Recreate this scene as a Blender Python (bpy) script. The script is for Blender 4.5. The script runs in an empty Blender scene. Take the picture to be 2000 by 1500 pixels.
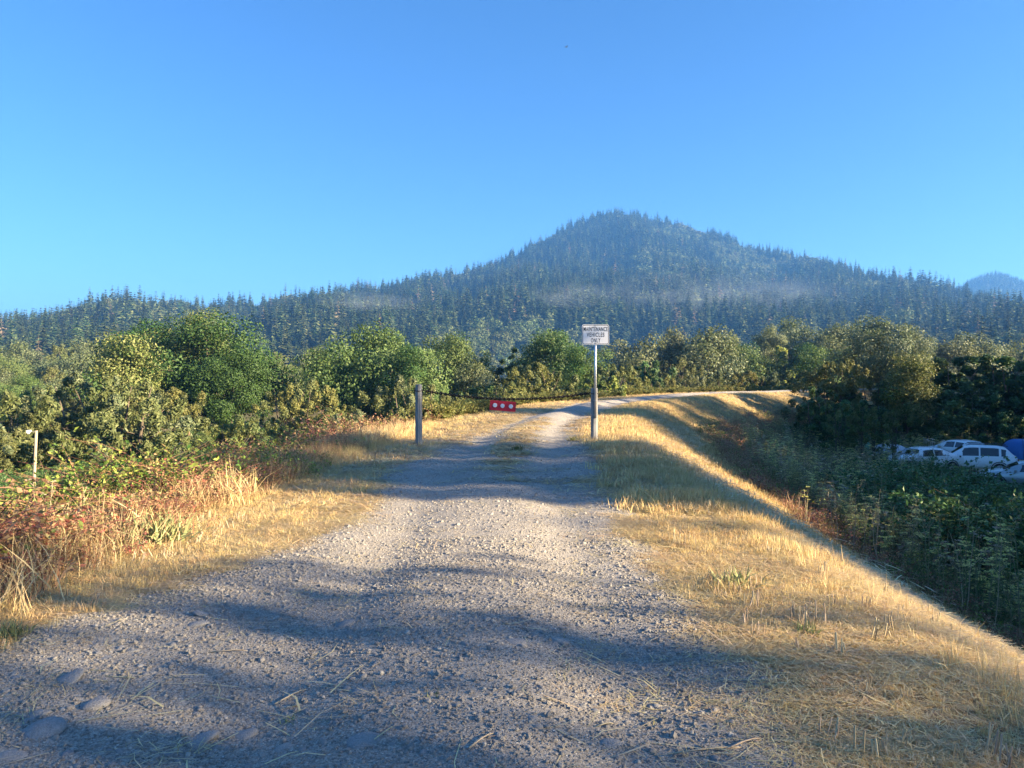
import bpy, math, random
import numpy as np
from mathutils import Vector, Matrix
R = math.radians
rng = np.random.default_rng(7)
random.seed(7)
SC = bpy.context.scene
COL = SC.collection

# ------------------------------------------------------------------ camera, sky, sun, exposure
CAMZ, F, HZ = 1.6, 1500.0, 730.0       # eye height; focal length and horizon in pixels of the 2000 px photograph
cam = bpy.data.cameras.new('camera'); cam_o = bpy.data.objects.new('camera', cam); COL.objects.link(cam_o)
cam_o.location = (0, 0, CAMZ); cam_o.rotation_euler = (R(90), 0, 0)
cam.sensor_width = 36; cam.lens = 27.0; cam.shift_y = -0.01
cam.clip_start = 0.05; cam.clip_end = 20000
SC.camera = cam_o

SUN_AZ, SUN_EL = 105.0, 17.0           # clockwise from the view direction (+Y)
w = bpy.data.worlds.new('World'); SC.world = w; w.use_nodes = True
nt = w.node_tree; nt.nodes.clear()
sky = nt.nodes.new('ShaderNodeTexSky'); sky.sky_type = 'NISHITA'; sky.sun_disc = False
sky.sun_elevation = R(SUN_EL); sky.sun_rotation = R(SUN_AZ)
sky.air_density = 1.0; sky.dust_density = 1.2; sky.ozone_density = 4.0; sky.altitude = 0
hs = nt.nodes.new('ShaderNodeHueSaturation'); hs.inputs['Saturation'].default_value = 1.1
bg = nt.nodes.new('ShaderNodeBackground'); bg.inputs['Strength'].default_value = 0.052
wo = nt.nodes.new('ShaderNodeOutputWorld')
tint = nt.nodes.new('ShaderNodeMix'); tint.data_type = 'RGBA'; tint.blend_type = 'MULTIPLY'; tint.inputs[0].default_value = 1.0
tint.inputs[7].default_value = (0.52, 0.73, 0.92, 1)      # the clear blue morning air
nt.links.new(sky.outputs[0], hs.inputs['Color']); nt.links.new(hs.outputs[0], tint.inputs[6]); nt.links.new(tint.outputs[2], bg.inputs['Color'])
nt.links.new(bg.outputs[0], wo.inputs['Surface'])

sl = bpy.data.lights.new('sun', 'SUN'); sl.energy = 5.0; sl.angle = R(0.5); sl.color = (1.0, 0.80, 0.52)
so = bpy.data.objects.new('sun', sl); COL.objects.link(so); so.location = (60, -60, 80)
SUNV = Vector((math.cos(R(SUN_EL))*math.sin(R(SUN_AZ)), math.cos(R(SUN_EL))*math.cos(R(SUN_AZ)), math.sin(R(SUN_EL))))
so.rotation_euler = SUNV.to_track_quat('Z', 'Y').to_euler()

vs = SC.view_settings; vs.view_transform = 'Standard'; vs.look = 'None'; vs.exposure = 2.6; vs.gamma = 1.0
cy = SC.cycles
cy.max_bounces = 5; cy.diffuse_bounces = 2; cy.glossy_bounces = 2; cy.transmission_bounces = 3
cy.transparent_max_bounces = 6; cy.volume_bounces = 0; cy.caustics_reflective = False; cy.caustics_refractive = False

# ------------------------------------------------------------------ helpers
def tag(o, label=None, cat=None, group=None, kind=None):
    if label: o['label'] = label
    if cat: o['category'] = cat
    if group: o['group'] = group
    if kind: o['kind'] = kind
    return o

def raw_mesh(name, V, Q=None, T=None, mats=(), mi=None, smooth=False):
    """mesh from numpy arrays: V (n,3), Q (m,4) quads, T (k,3) triangles"""
    me = bpy.data.meshes.new(name)
    V = np.asarray(V, np.float32)
    Q = np.zeros((0, 4), np.int32) if Q is None else np.asarray(Q, np.int32).reshape(-1, 4)
    T = np.zeros((0, 3), np.int32) if T is None else np.asarray(T, np.int32).reshape(-1, 3)
    me.vertices.add(len(V)); me.vertices.foreach_set('co', V.ravel())
    nl = Q.size + T.size
    if nl:
        me.loops.add(nl); me.loops.foreach_set('vertex_index', np.concatenate([Q.ravel(), T.ravel()]))
        st = np.concatenate([np.arange(len(Q))*4, Q.size + np.arange(len(T))*3]).astype(np.int32)
        me.polygons.add(len(st)); me.polygons.foreach_set('loop_start', st)
        if mi is not None: me.polygons.foreach_set('material_index', np.asarray(mi, np.int32))
        me.polygons.foreach_set('use_smooth', np.full(len(st), smooth))
    for m in mats: me.materials.append(m)
    me.update(calc_edges=True)
    return me

def link(name, me, parent=None, loc=(0, 0, 0), rot=(0, 0, 0), scale=(1, 1, 1)):
    o = bpy.data.objects.new(name, me); COL.objects.link(o)
    o.location = loc; o.rotation_euler = rot; o.scale = scale
    if parent: o.parent = parent
    return o

def empty(name, loc, rz=0.0, label=None, cat=None, group=None):
    o = bpy.data.objects.new(name, None); COL.objects.link(o); o.location = loc; o.rotation_euler = (0, 0, rz)
    o.empty_display_size = 0.3
    return tag(o, label, cat, group)

class MB:
    """collects simple solids into one mesh"""
    def __init__(s): s.v = []; s.q = []; s.t = []; s.n = 0; s.qm = []; s.tm = []
    def add(s, V, Q=(), T=(), m=0):
        s.v.append(np.asarray(V, float).reshape(-1, 3)); 
        for f in Q: s.q.append([i+s.n for i in f]); s.qm.append(m)
        for f in T: s.t.append([i+s.n for i in f]); s.tm.append(m)
        s.n += len(s.v[-1])
    def tube(s, P, rad, n=6, m=0, cap=True):
        P = [Vector(p) for p in P]
        if not hasattr(rad, '__len__'): rad = [rad]*len(P)
        V = []; up = Vector((0.31, 0.2, 0.93)).normalized()
        for i, p in enumerate(P):
            d = (P[min(i+1, len(P)-1)] - P[max(i-1, 0)]).normalized()
            a = d.cross(up)
            if a.length < 0.05: a = d.cross(Vector((1, 0, 0)))
            a.normalize(); b = d.cross(a)
            for k in range(n):
                t = 2*math.pi*k/n
                V.append(p + (a*math.cos(t) + b*math.sin(t))*rad[i])
        Q = [(i*n+k, i*n+(k+1) % n, (i+1)*n+(k+1) % n, (i+1)*n+k) for i in range(len(P)-1) for k in range(n)]
        T = []
        if cap:
            e = (len(P)-1)*n
            T = [(0, k+1, k) for k in range(1, n-1)] + [(e, e+k, e+k+1) for k in range(1, n-1)]
        s.add([tuple(v) for v in V], Q, T, m)
    def box(s, c, d, m=0, rot=None):
        c = Vector(c); V = []
        for z in (-1, 1):
            for x, y in ((-1, -1), (1, -1), (1, 1), (-1, 1)):
                p = Vector((x*d[0]/2, y*d[1]/2, z*d[2]/2))
                if rot: p = rot @ p
                V.append(tuple(c+p))
        s.add(V, [(3, 2, 1, 0), (4, 5, 6, 7), (0, 1, 5, 4), (1, 2, 6, 5), (2, 3, 7, 6), (3, 0, 4, 7)], (), m)
    def prism(s, pts, y0, y1, m=0):
        """outline pts (x,z) extruded along y"""
        n = len(pts); V = [(x, y0, z) for x, z in pts] + [(x, y1, z) for x, z in pts]
        V += [(sum(p[0] for p in pts)/n, y0, sum(p[1] for p in pts)/n), (sum(p[0] for p in pts)/n, y1, sum(p[1] for p in pts)/n)]
        Q = [(k, k+n, (k+1) % n + n, (k+1) % n) for k in range(n)]
        T = [(2*n, k, (k+1) % n) for k in range(n)] + [(2*n+1, (k+1) % n+n, k+n) for k in range(n)]
        s.add(V, Q, T, m)
    def build(s, name, mats, parent=None, smooth=False, **kw):
        return link(name, s.mesh(name, mats, smooth), parent, **kw)
    def mesh(s, name, mats, smooth=False):
        if not isinstance(mats, (list, tuple)): mats = [mats]
        return raw_mesh(name, np.concatenate(s.v), s.q, s.t, mats, s.qm + s.tm, smooth)

# ---- value noise
def _h(ix, iy, seed):
    n = (ix.astype(np.int64)*374761393 + iy.astype(np.int64)*668265263 + seed*1274126177) & 0xffffffff
    n = ((n ^ (n >> 13))*1274126177) & 0xffffffff
    n = (n ^ (n >> 16)) & 0xffff
    return n/65535.0
def vn(x, y, seed=0):
    x = np.asarray(x, float); y = np.asarray(y, float)
    ix = np.floor(x); iy = np.floor(y); fx = x-ix; fy = y-iy
    fx = fx*fx*(3-2*fx); fy = fy*fy*(3-2*fy); ix = ix.astype(np.int64); iy = iy.astype(np.int64)
    a = _h(ix, iy, seed); b = _h(ix+1, iy, seed); c = _h(ix, iy+1, seed); d = _h(ix+1, iy+1, seed)
    return (a*(1-fx)+b*fx)*(1-fy) + (c*(1-fx)+d*fx)*fy
def fbm(x, y, seed=0, octv=4):
    s = 0; a = 1.0; t = 0
    for k in range(octv):
        s = s + a*vn(x*2**k, y*2**k, seed+k*17); t += a; a *= 0.5
    return s/t - 0.5
def sst(x, a, b):
    t = np.clip((np.asarray(x, float)-a)/(b-a), 0, 1); return t*t*(3-2*t)

# ------------------------------------------------------------------ the levee's centre line and the lie of the land
_pc = np.array([(-0.5, -90), (-0.3, -20), (-0.25, 0), (-0.2, 9), (0.0, 17.6), (0.9, 25), (2.9, 34), (6.2, 46), (11.2, 56),
                (18.5, 65), (28, 72), (42, 79), (62, 86), (120, 100)], float)
_sc = np.concatenate([[0], np.cumsum(np.hypot(*np.diff(_pc, axis=0).T))])
_ss = np.linspace(0, _sc[-1], 520)
PL = np.stack([np.interp(_ss, _sc, _pc[:, 0]), np.interp(_ss, _sc, _pc[:, 1])], 1)
_k = np.ones(25)/25
for _c in (0, 1):
    _p = np.pad(PL[:, _c], 12, mode='reflect', reflect_type='odd'); PL[:, _c] = np.convolve(_p, _k, 'valid')
_tan = np.gradient(PL, axis=0); _tan /= np.hypot(_tan[:, 0], _tan[:, 1])[:, None]

def lat_of(x, y):
    """signed distance right of the centre line, and the y of the nearest point on it"""
    x = np.asarray(x, float); y = np.asarray(y, float); sh = x.shape; x = x.ravel(); y = y.ravel()
    out = np.full(x.shape, 999.0); sy = y.copy()
    near = np.where((x > -40) & (x < 130) & (y > -95) & (y < 130))[0]
    for i in range(0, len(near), 20000):
        j = near[i:i+20000]
        dx = x[j, None]-PL[None, :, 0]; dy = y[j, None]-PL[None, :, 1]
        k = np.argmin(dx*dx+dy*dy, 1); r = np.arange(len(j))
        out[j] = dx[r, k]*_tan[k, 1] - dy[r, k]*_tan[k, 0]; sy[j] = _ss[k]-90
    return out.reshape(sh), sy.reshape(sh)

SKX = [-1500, -600, -200, 0, 100, 220, 330, 400, 480, 600, 700, 800, 900, 1000, 1050, 1120, 1190, 1300, 1400, 1450, 1550, 1650, 1700, 1800, 1900, 2000, 2200, 2600, 3400]
SKY = [715, 700, 672, 655, 638, 614, 606, 624, 617, 597, 583, 569, 546, 514, 486, 450, 430, 446, 468, 488, 510, 538, 554, 570, 594, 612, 635, 668, 705]
DRX = [-600, 0, 300, 600, 800, 1000, 1190, 1500, 1700, 2000, 2600]
DRY = [900, 930, 900, 1050, 1300, 1560, 1750, 1560, 1260, 1050, 900]
def mountain(x, y):
    y1 = np.maximum(y, 1.0); px = 1000 + F*x/y1
    dr = np.interp(px, DRX, DRY); d0 = np.interp(px, [0, 700, 1200, 1600, 2000], [330, 450, 640, 520, 330])
    top = CAMZ + (HZ - np.interp(px, SKX, SKY))/F*dr + 4.2
    t = (y1-d0)/(dr-d0)
    tt = np.clip(t, 0, 1)
    g = np.where(t < 1, 0.10*sst(t, 0, .12) + 0.90*tt**1.28, 1 - 0.35*sst(t, 1, 2.2))
    g = np.where(t < 0, 0, g)
    spur = fbm(px/150.0 + tt*0.9, tt*1.6, 31, 3)*0.55 + fbm(x/90.0, y/90.0, 51, 3)*0.10
    amp = np.where(t < 1, np.clip(4*tt*(1-tt), 0, 1), 0)
    z = top*(g + spur*amp*g**0.4*(0.25+0.75*tt))
    # a farther hill on the right
    fx = (px-1945)/75.0
    far = (CAMZ + (HZ-550)/F*2600 + 4)*np.exp(-np.abs(fx)**1.6*0.16)*sst(y1, 1500, 2500)*(1-0.5*sst(y1, 2650, 3400))*(px > 1500)
    return np.where(y > 100, np.maximum(np.maximum(z, 0), far), 0)

def height(x, y):
    x = np.asarray(x, float); y = np.asarray(y, float)
    lat, s = lat_of(x, y)
    valley = -4.2 + 0.25*fbm(x/14, y/14, 3, 3) + mountain(x, y)
    er = lat-2.55; el = -lat-3.7
    e = np.where(lat > 0, er, el); e = np.maximum(e, 0)
    drop = np.where(lat > 0, 0.55, 0.42)*(np.sqrt(e*e+0.5**2)-0.5)
    crest = -0.018*np.abs(lat) + 0.05*fbm(x/1.7, y/1.7, 9, 3) + 0.03*fbm(x*1.4, y*1.4, 5, 3) + 0.25*fbm(s/13, s*0+3, 8, 2)*sst(s, 20, 30)
    rut = -0.045*np.exp(-((np.abs(lat+0.1)-0.85)/0.34)**2)
    crest = crest + rut*(np.abs(lat) < 2.5) + 0.07*np.exp(-((lat+0.1)/0.5)**2)*sst(s, 13, 18)
    crest = crest + 0.16*np.exp(-((lat-2.2)/0.9)**2 - ((s-15.5)/3.0)**2)
    z = crest - drop + 0.10*fbm(x/2.1, y/2.1, 12, 3)*sst(e, 0.3, 2)
    k = 0.5
    hh = np.clip(0.5+0.5*(z-valley)/k, 0, 1)
    z = valley*(1-hh)+z*hh + k*hh*(1-hh)
    return np.where(np.abs(lat) < 60, z, valley)
def hgt(x, y): return float(height(np.array([x]), np.array([y]))[0])
def ground_at(px, py, lo=1.0, hi=300.0):
    """the point of the ground seen at a pixel of the photograph"""
    d = np.geomspace(lo, hi, 3000); x = (px-1000)/F*d; z = CAMZ-(py-HZ)/F*d
    k = np.argmax(z < height(x, d)); return float(x[k]), float(d[k])

# ------------------------------------------------------------------ materials
def new_mat(name):
    m = bpy.data.materials.new(name); m.use_nodes = True
    return m, m.node_tree, m.node_tree.nodes, m.node_tree.links, m.node_tree.nodes['Principled BSDF']
def mix_rgb(ns, ls, fac, a, b, blend='MIX'):
    n = ns.new('ShaderNodeMix'); n.data_type = 'RGBA'; n.blend_type = blend
    for s, v in ((n.inputs[0], fac), (n.inputs[6], a), (n.inputs[7], b)):
        if hasattr(v, 'is_linked') or hasattr(v, 'links'): ls.new(v, s)
        else: s.default_value = v if not hasattr(v, '__len__') else (*v[:3], 1)
    return n.outputs[2]
def noise(ns, ls, scale, detail=4, rough=0.6, coord=None, dist=0.0):
    n = ns.new('ShaderNodeTexNoise'); n.inputs['Scale'].default_value = scale; n.inputs['Detail'].default_value = detail
    n.inputs['Roughness'].default_value = rough; n.inputs['Distortion'].default_value = dist
    if coord is not None: ls.new(coord, n.inputs['Vector'])
    return n.outputs['Fac']
def ramp(ns, ls, fac, stops):
    n = ns.new('ShaderNodeValToRGB'); e = n.color_ramp.elements
    while len(e) < len(stops): e.new(0.5)
    for q, (p, c) in zip(e, stops): q.position = p; q.color = (*c, 1) if len(c) == 3 else c
    ls.new(fac, n.inputs[0]); return n.outputs[0]

def plain(name, col, rough=0.6, metal=0.0, var=0.12, scale=8.0, spec=0.5, bump=0.0):
    m, t, ns, ls, bs = new_mat(name)
    tc = ns.new('ShaderNodeTexCoord').outputs['Object']
    nf = noise(ns, ls, scale, 5, 0.65, tc)
    c = ramp(ns, ls, nf, [(0.3, tuple(v*(1-var) for v in col)), (0.7, tuple(min(1, v*(1+var)) for v in col))])
    ls.new(c, bs.inputs['Base Color']); bs.inputs['Roughness'].default_value = rough; bs.inputs['Metallic'].default_value = metal
    bs.inputs['Specular IOR Level'].default_value = spec
    if bump:
        b = ns.new('ShaderNodeBump'); b.inputs['Strength'].default_value = bump; b.inputs['Distance'].default_value = 0.01
        ls.new(nf, b.inputs['Height']); ls.new(b.outputs[0], bs.inputs['Normal'])
    return m

def leafy(name, cols, trans=0.3, rough=0.55, objvar=0.12, spec=0.25):
    """cols: ramp stops picked at random per leaf"""
    m, t, ns, ls, bs = new_mat(name)
    g = ns.new('ShaderNodeNewGeometry')
    n = len(cols); st = [(i/max(1, n-1), c) for i, c in enumerate(cols)]
    c = ramp(ns, ls, g.outputs['Random Per Island'], st)
    oi = ns.new('ShaderNodeObjectInfo')
    mr = ns.new('ShaderNodeMapRange'); mr.inputs[3].default_value = 1-objvar; mr.inputs[4].default_value = 1+objvar
    ls.new(oi.outputs['Random'], mr.inputs[0])
    hv = ns.new('ShaderNodeHueSaturation'); ls.new(mr.outputs[0], hv.inputs['Value']); ls.new(c, hv.inputs['Color'])
    mr2 = ns.new('ShaderNodeMapRange'); mr2.inputs[3].default_value = 0.5-0.02*min(1.5, objvar/0.12); mr2.inputs[4].default_value = 0.5+0.02*min(1.5, objvar/0.12)
    mu = ns.new('ShaderNodeMath'); mu.operation = 'FRACT'; m3 = ns.new('ShaderNodeMath'); m3.operation = 'MULTIPLY'; m3.inputs[1].default_value = 7.3
    ls.new(oi.outputs['Random'], m3.inputs[0]); ls.new(m3.outputs[0], mu.inputs[0]); ls.new(mu.outputs[0], mr2.inputs[0]); ls.new(mr2.outputs[0], hv.inputs['Hue'])
    ls.new(hv.outputs[0], bs.inputs['Base Color']); bs.inputs['Roughness'].default_value = rough
    bs.inputs['Specular IOR Level'].default_value = spec
    if trans > 0:
        tr = ns.new('ShaderNodeBsdfTranslucent'); ls.new(hv.outputs[0], tr.inputs['Color'])
        mx = ns.new('ShaderNodeMixShader'); mx.inputs[0].default_value = trans
        out = ns['Material Output']
        ls.new(bs.outputs[0], mx.inputs[1]); ls.new(tr.outputs[0], mx.inputs[2]); ls.new(mx.outputs[0], out.inputs['Surface'])
    return m

M = {}
M['maple'] = leafy('maple_leaves', [(.035, .075, .02), (.055, .11, .027), (.085, .14, .035)])
M['lightmaple'] = leafy('light_leaves', [(.10, .14, .04), (.17, .20, .06), (.26, .26, .10)])
M['willow'] = leafy('willow_leaves', [(.085, .11, .038), (.135, .16, .058), (.20, .215, .085)], 0.35)
M['olive'] = leafy('olive_leaves', [(.10, .12, .035), (.17, .18, .055), (.26, .245, .08)], 0.35)
M['green'] = leafy('green_leaves', [(.07, .115, .032), (.11, .16, .045), (.17, .21, .07)], 0.3)
M['lime'] = leafy('lime_leaves', [(.144, .204, .042), (.240, .300, .060), (.360, .372, .108)])
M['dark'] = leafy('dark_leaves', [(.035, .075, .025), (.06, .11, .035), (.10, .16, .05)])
M['grey'] = leafy('greygreen_leaves', [(.077, .112, .056), (.140, .168, .084), (.224, .238, .126)])
M['poplar'] = leafy('poplar_leaves', [(.05, .10, .03), (.10, .16, .045), (.20, .24, .10)])
M['conifer'] = leafy('conifer_needles', [(.016, .034, .013), (.036, .060, .022), (.12, .14, .055)], 0.1, 0.7, 0.6)  # pale last stop and wide tone spread paint in sunlit crowns
M['conifer_b'] = leafy('browned_needles', [(.108, .090, .048), (.192, .144, .084), (.240, .168, .108)], 0.1, 0.7, 0.2)
M['hillbroad'] = leafy('hill_broadleaf', [(.05, .075, .025), (.085, .115, .038), (.13, .15, .055)], 0.15, 0.6, 0.3)
M['bark'] = plain('bark', (.12, .095, .07), 0.9, 0, 0.35, 6, 0.2, 0.6)
M['palebark'] = plain('pale_bark', (.30, .27, .22), 0.9, 0, 0.25, 6, 0.2, 0.5)
M['drygrass'] = leafy('dry_grass_blades', [(.42, .29, .12), (.60, .44, .20), (.74, .58, .30), (.48, .33, .14)], 0.25, 0.5, 0.12, 0.3)
M['straw'] = leafy('straw_stalks', [(.40, .28, .12), (.60, .45, .21), (.72, .58, .32), (.34, .24, .12)], 0.15, 0.5, 0.12, 0.3)
M['redgrass'] = leafy('reddish_dry_stems', [(.24, .10, .06), (.38, .22, .12), (.50, .36, .19), (.24, .12, .07)], 0.2, 0.6, 0.15)
M['bramble'] = leafy('bramble_leaves', [(.07, .15, .03), (.16, .26, .05), (.36, .38, .08), (.13, .22, .045), (.30, .15, .09), (.10, .17, .04)], 0.35, 0.45, 0.15)
M['bramble_red'] = leafy('bramble_reddened_leaves', [(.30, .08, .055), (.40, .20, .12), (.50, .34, .19), (.13, .18, .05), (.30, .10, .065)], 0.35, 0.5, 0.15)
M['cane'] = leafy('bramble_canes', [(.17, .07, .05), (.26, .14, .09), (.36, .27, .16)], 0.0, 0.5, 0.2)
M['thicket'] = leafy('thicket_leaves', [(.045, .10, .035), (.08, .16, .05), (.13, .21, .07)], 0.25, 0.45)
M['fennelstem'] = leafy('fennel_stems', [(.22, .24, .13), (.30, .29, .17), (.40, .35, .21)], 0.1, 0.6)
M['fennelleaf'] = leafy('fennel_fronds', [(.08, .14, .05), (.13, .20, .07), (.20, .24, .09)], 0.3, 0.6)
M['umbel'] = leafy('fennel_umbels', [(.55, .50, .10), (.68, .60, .16), (.40, .40, .10)], 0.2, 0.6)
M['drystem'] = leafy('dead_stalks', [(.34, .27, .17), (.48, .40, .27), (.24, .17, .11)], 0.0, 0.7)
M['weed'] = leafy('weed_leaves', [(.15, .19, .08), (.22, .25, .11), (.30, .31, .15)], 0.2, 0.6)

def stone_mat(name, stops):
    m, t, ns, ls, bs = new_mat(name)
    g = ns.new('ShaderNodeNewGeometry'); oi = ns.new('ShaderNodeObjectInfo')
    ad = ns.new('ShaderNodeMath'); ad.operation = 'ADD'; ls.new(g.outputs['Random Per Island'], ad.inputs[0]); ls.new(oi.outputs['Random'], ad.inputs[1])
    fr = ns.new('ShaderNodeMath'); fr.operation = 'FRACT'; ls.new(ad.outputs[0], fr.inputs[0])
    c = ramp(ns, ls, fr.outputs[0], stops)
    tc = ns.new('ShaderNodeTexCoord').outputs['Object']
    nf = noise(ns, ls, 9, 5, 0.7, tc)
    c2 = mix_rgb(ns, ls, 0.5, c, ramp(ns, ls, nf, [(0.3, (.16, .14, .12)), (0.7, (.42, .40, .38))]))
    ls.new(c2, bs.inputs['Base Color']); bs.inputs['Roughness'].default_value = 0.75; bs.inputs['Specular IOR Level'].default_value = 0.35
    b = ns.new('ShaderNodeBump'); b.inputs['Strength'].default_value = 0.6; b.inputs['Distance'].default_value = 0.03
    ls.new(nf, b.inputs['Height']); ls.new(b.outputs[0], bs.inputs['Normal'])
    return m
M['gravel'] = stone_mat('gravel_stones', [(0, (.17, .155, .14)), (.35, (.37, .33, .28)), (.65, (.27, .245, .22)), (.88, (.46, .42, .36)), (1, (.66, .62, .55))])
M['cobble'] = stone_mat('river_cobble', [(0, (.22, .235, .25)), (.4, (.27, .27, .27)), (.7, (.20, .21, .23)), (.9, (.36, .33, .30)), (1, (.52, .50, .47))])

def track_mat():
    m, t, ns, ls, bs = new_mat('gravel_track')
    tc = ns.new('ShaderNodeTexCoord').outputs['Object']
    big = noise(ns, ls, 0.9, 5, 0.6, tc); fine = noise(ns, ls, 34, 8, 0.75, tc)
    vo = ns.new('ShaderNodeTexVoronoi'); vo.inputs['Scale'].default_value = 48; ls.new(tc, vo.inputs['Vector'])
    vo2 = ns.new('ShaderNodeTexVoronoi'); vo2.inputs['Scale'].default_value = 130; ls.new(tc, vo2.inputs['Vector'])
    base = ramp(ns, ls, big, [(0.3, (0.277, 0.243, 0.209)), (0.5, (0.365, 0.324, 0.277)), (0.72, (0.459, 0.405, 0.338))])
    sp = ns.new('ShaderNodeSeparateColor'); ls.new(vo.outputs['Color'], sp.inputs[0])
    pebble = ramp(ns, ls, sp.outputs[0], [(0, (0.195, 0.182, 0.176)), (.5, (0.377, 0.351, 0.325)), (.85, (0.520, 0.494, 0.455)), (1, (0.780, 0.741, 0.676))])
    sp2 = ns.new('ShaderNodeSeparateColor'); ls.new(vo2.outputs['Color'], sp2.inputs[0])
    grit = ramp(ns, ls, sp2.outputs[1], [(0, (0.176, 0.162, 0.149)), (.6, (0.405, 0.371, 0.324)), (1, (0.621, 0.567, 0.499))])
    c = mix_rgb(ns, ls, 0.62, base, grit)
    f = ramp(ns, ls, vo.outputs['Distance'], [(0.30, (1, 1, 1)), (0.42, (0, 0, 0))])
    mk = ns.new('ShaderNodeMath'); mk.operation = 'MULTIPLY'; ls.new(f, mk.inputs[0]); ls.new(ramp(ns, ls, sp.outputs[1], [(.35, (0, 0, 0)), (.45, (1, 1, 1))]), mk.inputs[1])
    c = mix_rgb(ns, ls, mk.outputs[0], c, pebble)
    c = mix_rgb(ns, ls, ramp(ns, ls, fine, [(.35, (0, 0, 0)), (.75, (.35, .35, .35))]), c, (.16, .135, .11))
    ls.new(c, bs.inputs['Base Color']); bs.inputs['Roughness'].default_value = 0.9; bs.inputs['Specular IOR Level'].default_value = 0.25
    inv = ns.new('ShaderNodeMath'); inv.operation = 'SUBTRACT'; inv.inputs[0].default_value = 1; ls.new(vo.outputs['Distance'], inv.inputs[1])
    ml = ns.new('ShaderNodeMath'); ml.operation = 'MULTIPLY_ADD'; ls.new(inv.outputs[0], ml.inputs[0]); ls.new(mk.outputs[0], ml.inputs[1]); ls.new(fine, ml.inputs[2])
    b = ns.new('ShaderNodeBump'); b.inputs['Strength'].default_value = 1.0; b.inputs['Distance'].default_value = 0.022
    ls.new(ml.outputs[0], b.inputs['Height']); ls.new(b.outputs[0], bs.inputs['Normal'])
    return m
M['track'] = track_mat()

def ground_mat():
    m, t, ns, ls, bs = new_mat('ground')
    tc = ns.new('ShaderNodeTexCoord').outputs['Object']
    n1 = noise(ns, ls, 0.8, 6, 0.65, tc); n2 = noise(ns, ls, 14, 8, 0.75, tc)
    mp = ns.new('ShaderNodeMapping'); mp.inputs['Scale'].default_value = (60, 14, 40); mp.inputs['Rotation'].default_value = (0, 0, 0.5); ls.new(tc, mp.inputs[0])
    n3 = noise(ns, ls, 1.0, 5, 0.7, mp.outputs[0], 1.5)
    straw = ramp(ns, ls, n3, [(.3, (.28, .19, .09)), (.5, (.52, .38, .18)), (.7, (.68, .53, .28))])
    soil = ramp(ns, ls, n2, [(.3, (.085, .062, .045)), (.7, (.19, .14, .10))])
    c = mix_rgb(ns, ls, ramp(ns, ls, n2, [(.42, (0, 0, 0)), (.58, (1, 1, 1))]), soil, straw)
    at = ns.new('ShaderNodeAttribute'); at.attribute_name = 'wild'
    green = ramp(ns, ls, n1, [(.3, (.07, .075, .03)), (.55, (.14, .12, .055)), (.75, (.22, .18, .09))])
    c = mix_rgb(ns, ls, at.outputs['Fac'], c, green)
    ah = ns.new('ShaderNodeAttribute'); ah.attribute_name = 'hill'
    c = mix_rgb(ns, ls, ah.outputs['Fac'], c, ramp(ns, ls, n1, [(.3, (.022, .04, .016)), (.7, (.06, .08, .032))]))
    at2 = ns.new('ShaderNodeAttribute'); at2.attribute_name = 'field'
    fieldc = ramp(ns, ls, n1, [(.3, (.30, .23, .12)), (.7, (.44, .36, .20))])
    c = mix_rgb(ns, ls, at2.outputs['Fac'], c, fieldc)
    ls.new(c, bs.inputs['Base Color']); bs.inputs['Roughness'].default_value = 0.95; bs.inputs['Specular IOR Level'].default_value = 0.15
    b = ns.new('ShaderNodeBump'); b.inputs['Strength'].default_value = 0.7; b.inputs['Distance'].default_value = 0.02
    ls.new(n3, b.inputs['Height']); ls.new(b.outputs[0], bs.inputs['Normal'])
    return m
M['ground'] = ground_mat()

# ------------------------------------------------------------------ terrain
def axis(segs):
    out = []
    for a, b, st in segs: out.append(np.arange(a, b, st))
    return np.concatenate(out)
def geo(a, b, n): return np.geomspace(a, b, n)
gx = np.concatenate([-geo(60, 4200, 90)[::-1], axis([(-59, -16, 1.0), (-16, -5, 0.35), (-5, 6, 0.11), (6, 16, 0.25), (16, 50, 0.6), (50, 60, 1.5)]), geo(61, 4200, 90)])
gy = np.concatenate([-geo(40, 600, 16)[::-1], axis([(-39, -2, 2.0), (-2, 20, 0.11), (20, 45, 0.28), (45, 100, 0.6), (100, 180, 3)]), geo(181, 4200, 170)])
GX, GY = np.meshgrid(gx, gy, indexing='ij')
GZ = height(GX, GY)
nx, ny = GX.shape
def grid_faces(nx, ny):
    i, j = np.meshgrid(np.arange(nx-1), np.arange(ny-1), indexing='ij'); a = (i*ny+j).ravel()
    return np.stack([a, a+ny, a+ny+1, a+1], 1)
me = raw_mesh('ground', np.stack([GX, GY, GZ], -1).reshape(-1, 3), grid_faces(nx, ny), mats=[M['ground']], smooth=True)
LAT, SS = lat_of(GX, GY)
start = np.interp(SS, [0, 15, 35], [10.5, 9.5, 6.5])
wild = np.where(LAT > 0, np.maximum(sst(LAT, start-0.6, start+0.6), .6*sst(LAT, 2.8, 4.2)), sst(-LAT, 4.0, 5.0))
field = sst(fbm(GX/20, GY/20, 77, 3)+0.5*np.exp(-((GX-30)/10)**2-((GY-46)/9)**2)+0.4*np.exp(-((GX+24)/9)**2-((GY-40)/9)**2), 0.2, 0.35)*(np.abs(LAT) > 12)*(GY < 150)
for nm, arr in (('wild', wild), ('field', field), ('hill', sst(GY, 180, 300))):
    a = me.attributes.new(nm, 'FLOAT', 'POINT'); a.data.foreach_set('value', arr.ravel().astype(np.float32))
tag(link('ground', me), 'dry levee bank, valley floor and forested mountain slopes', None, None, 'structure')

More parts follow.
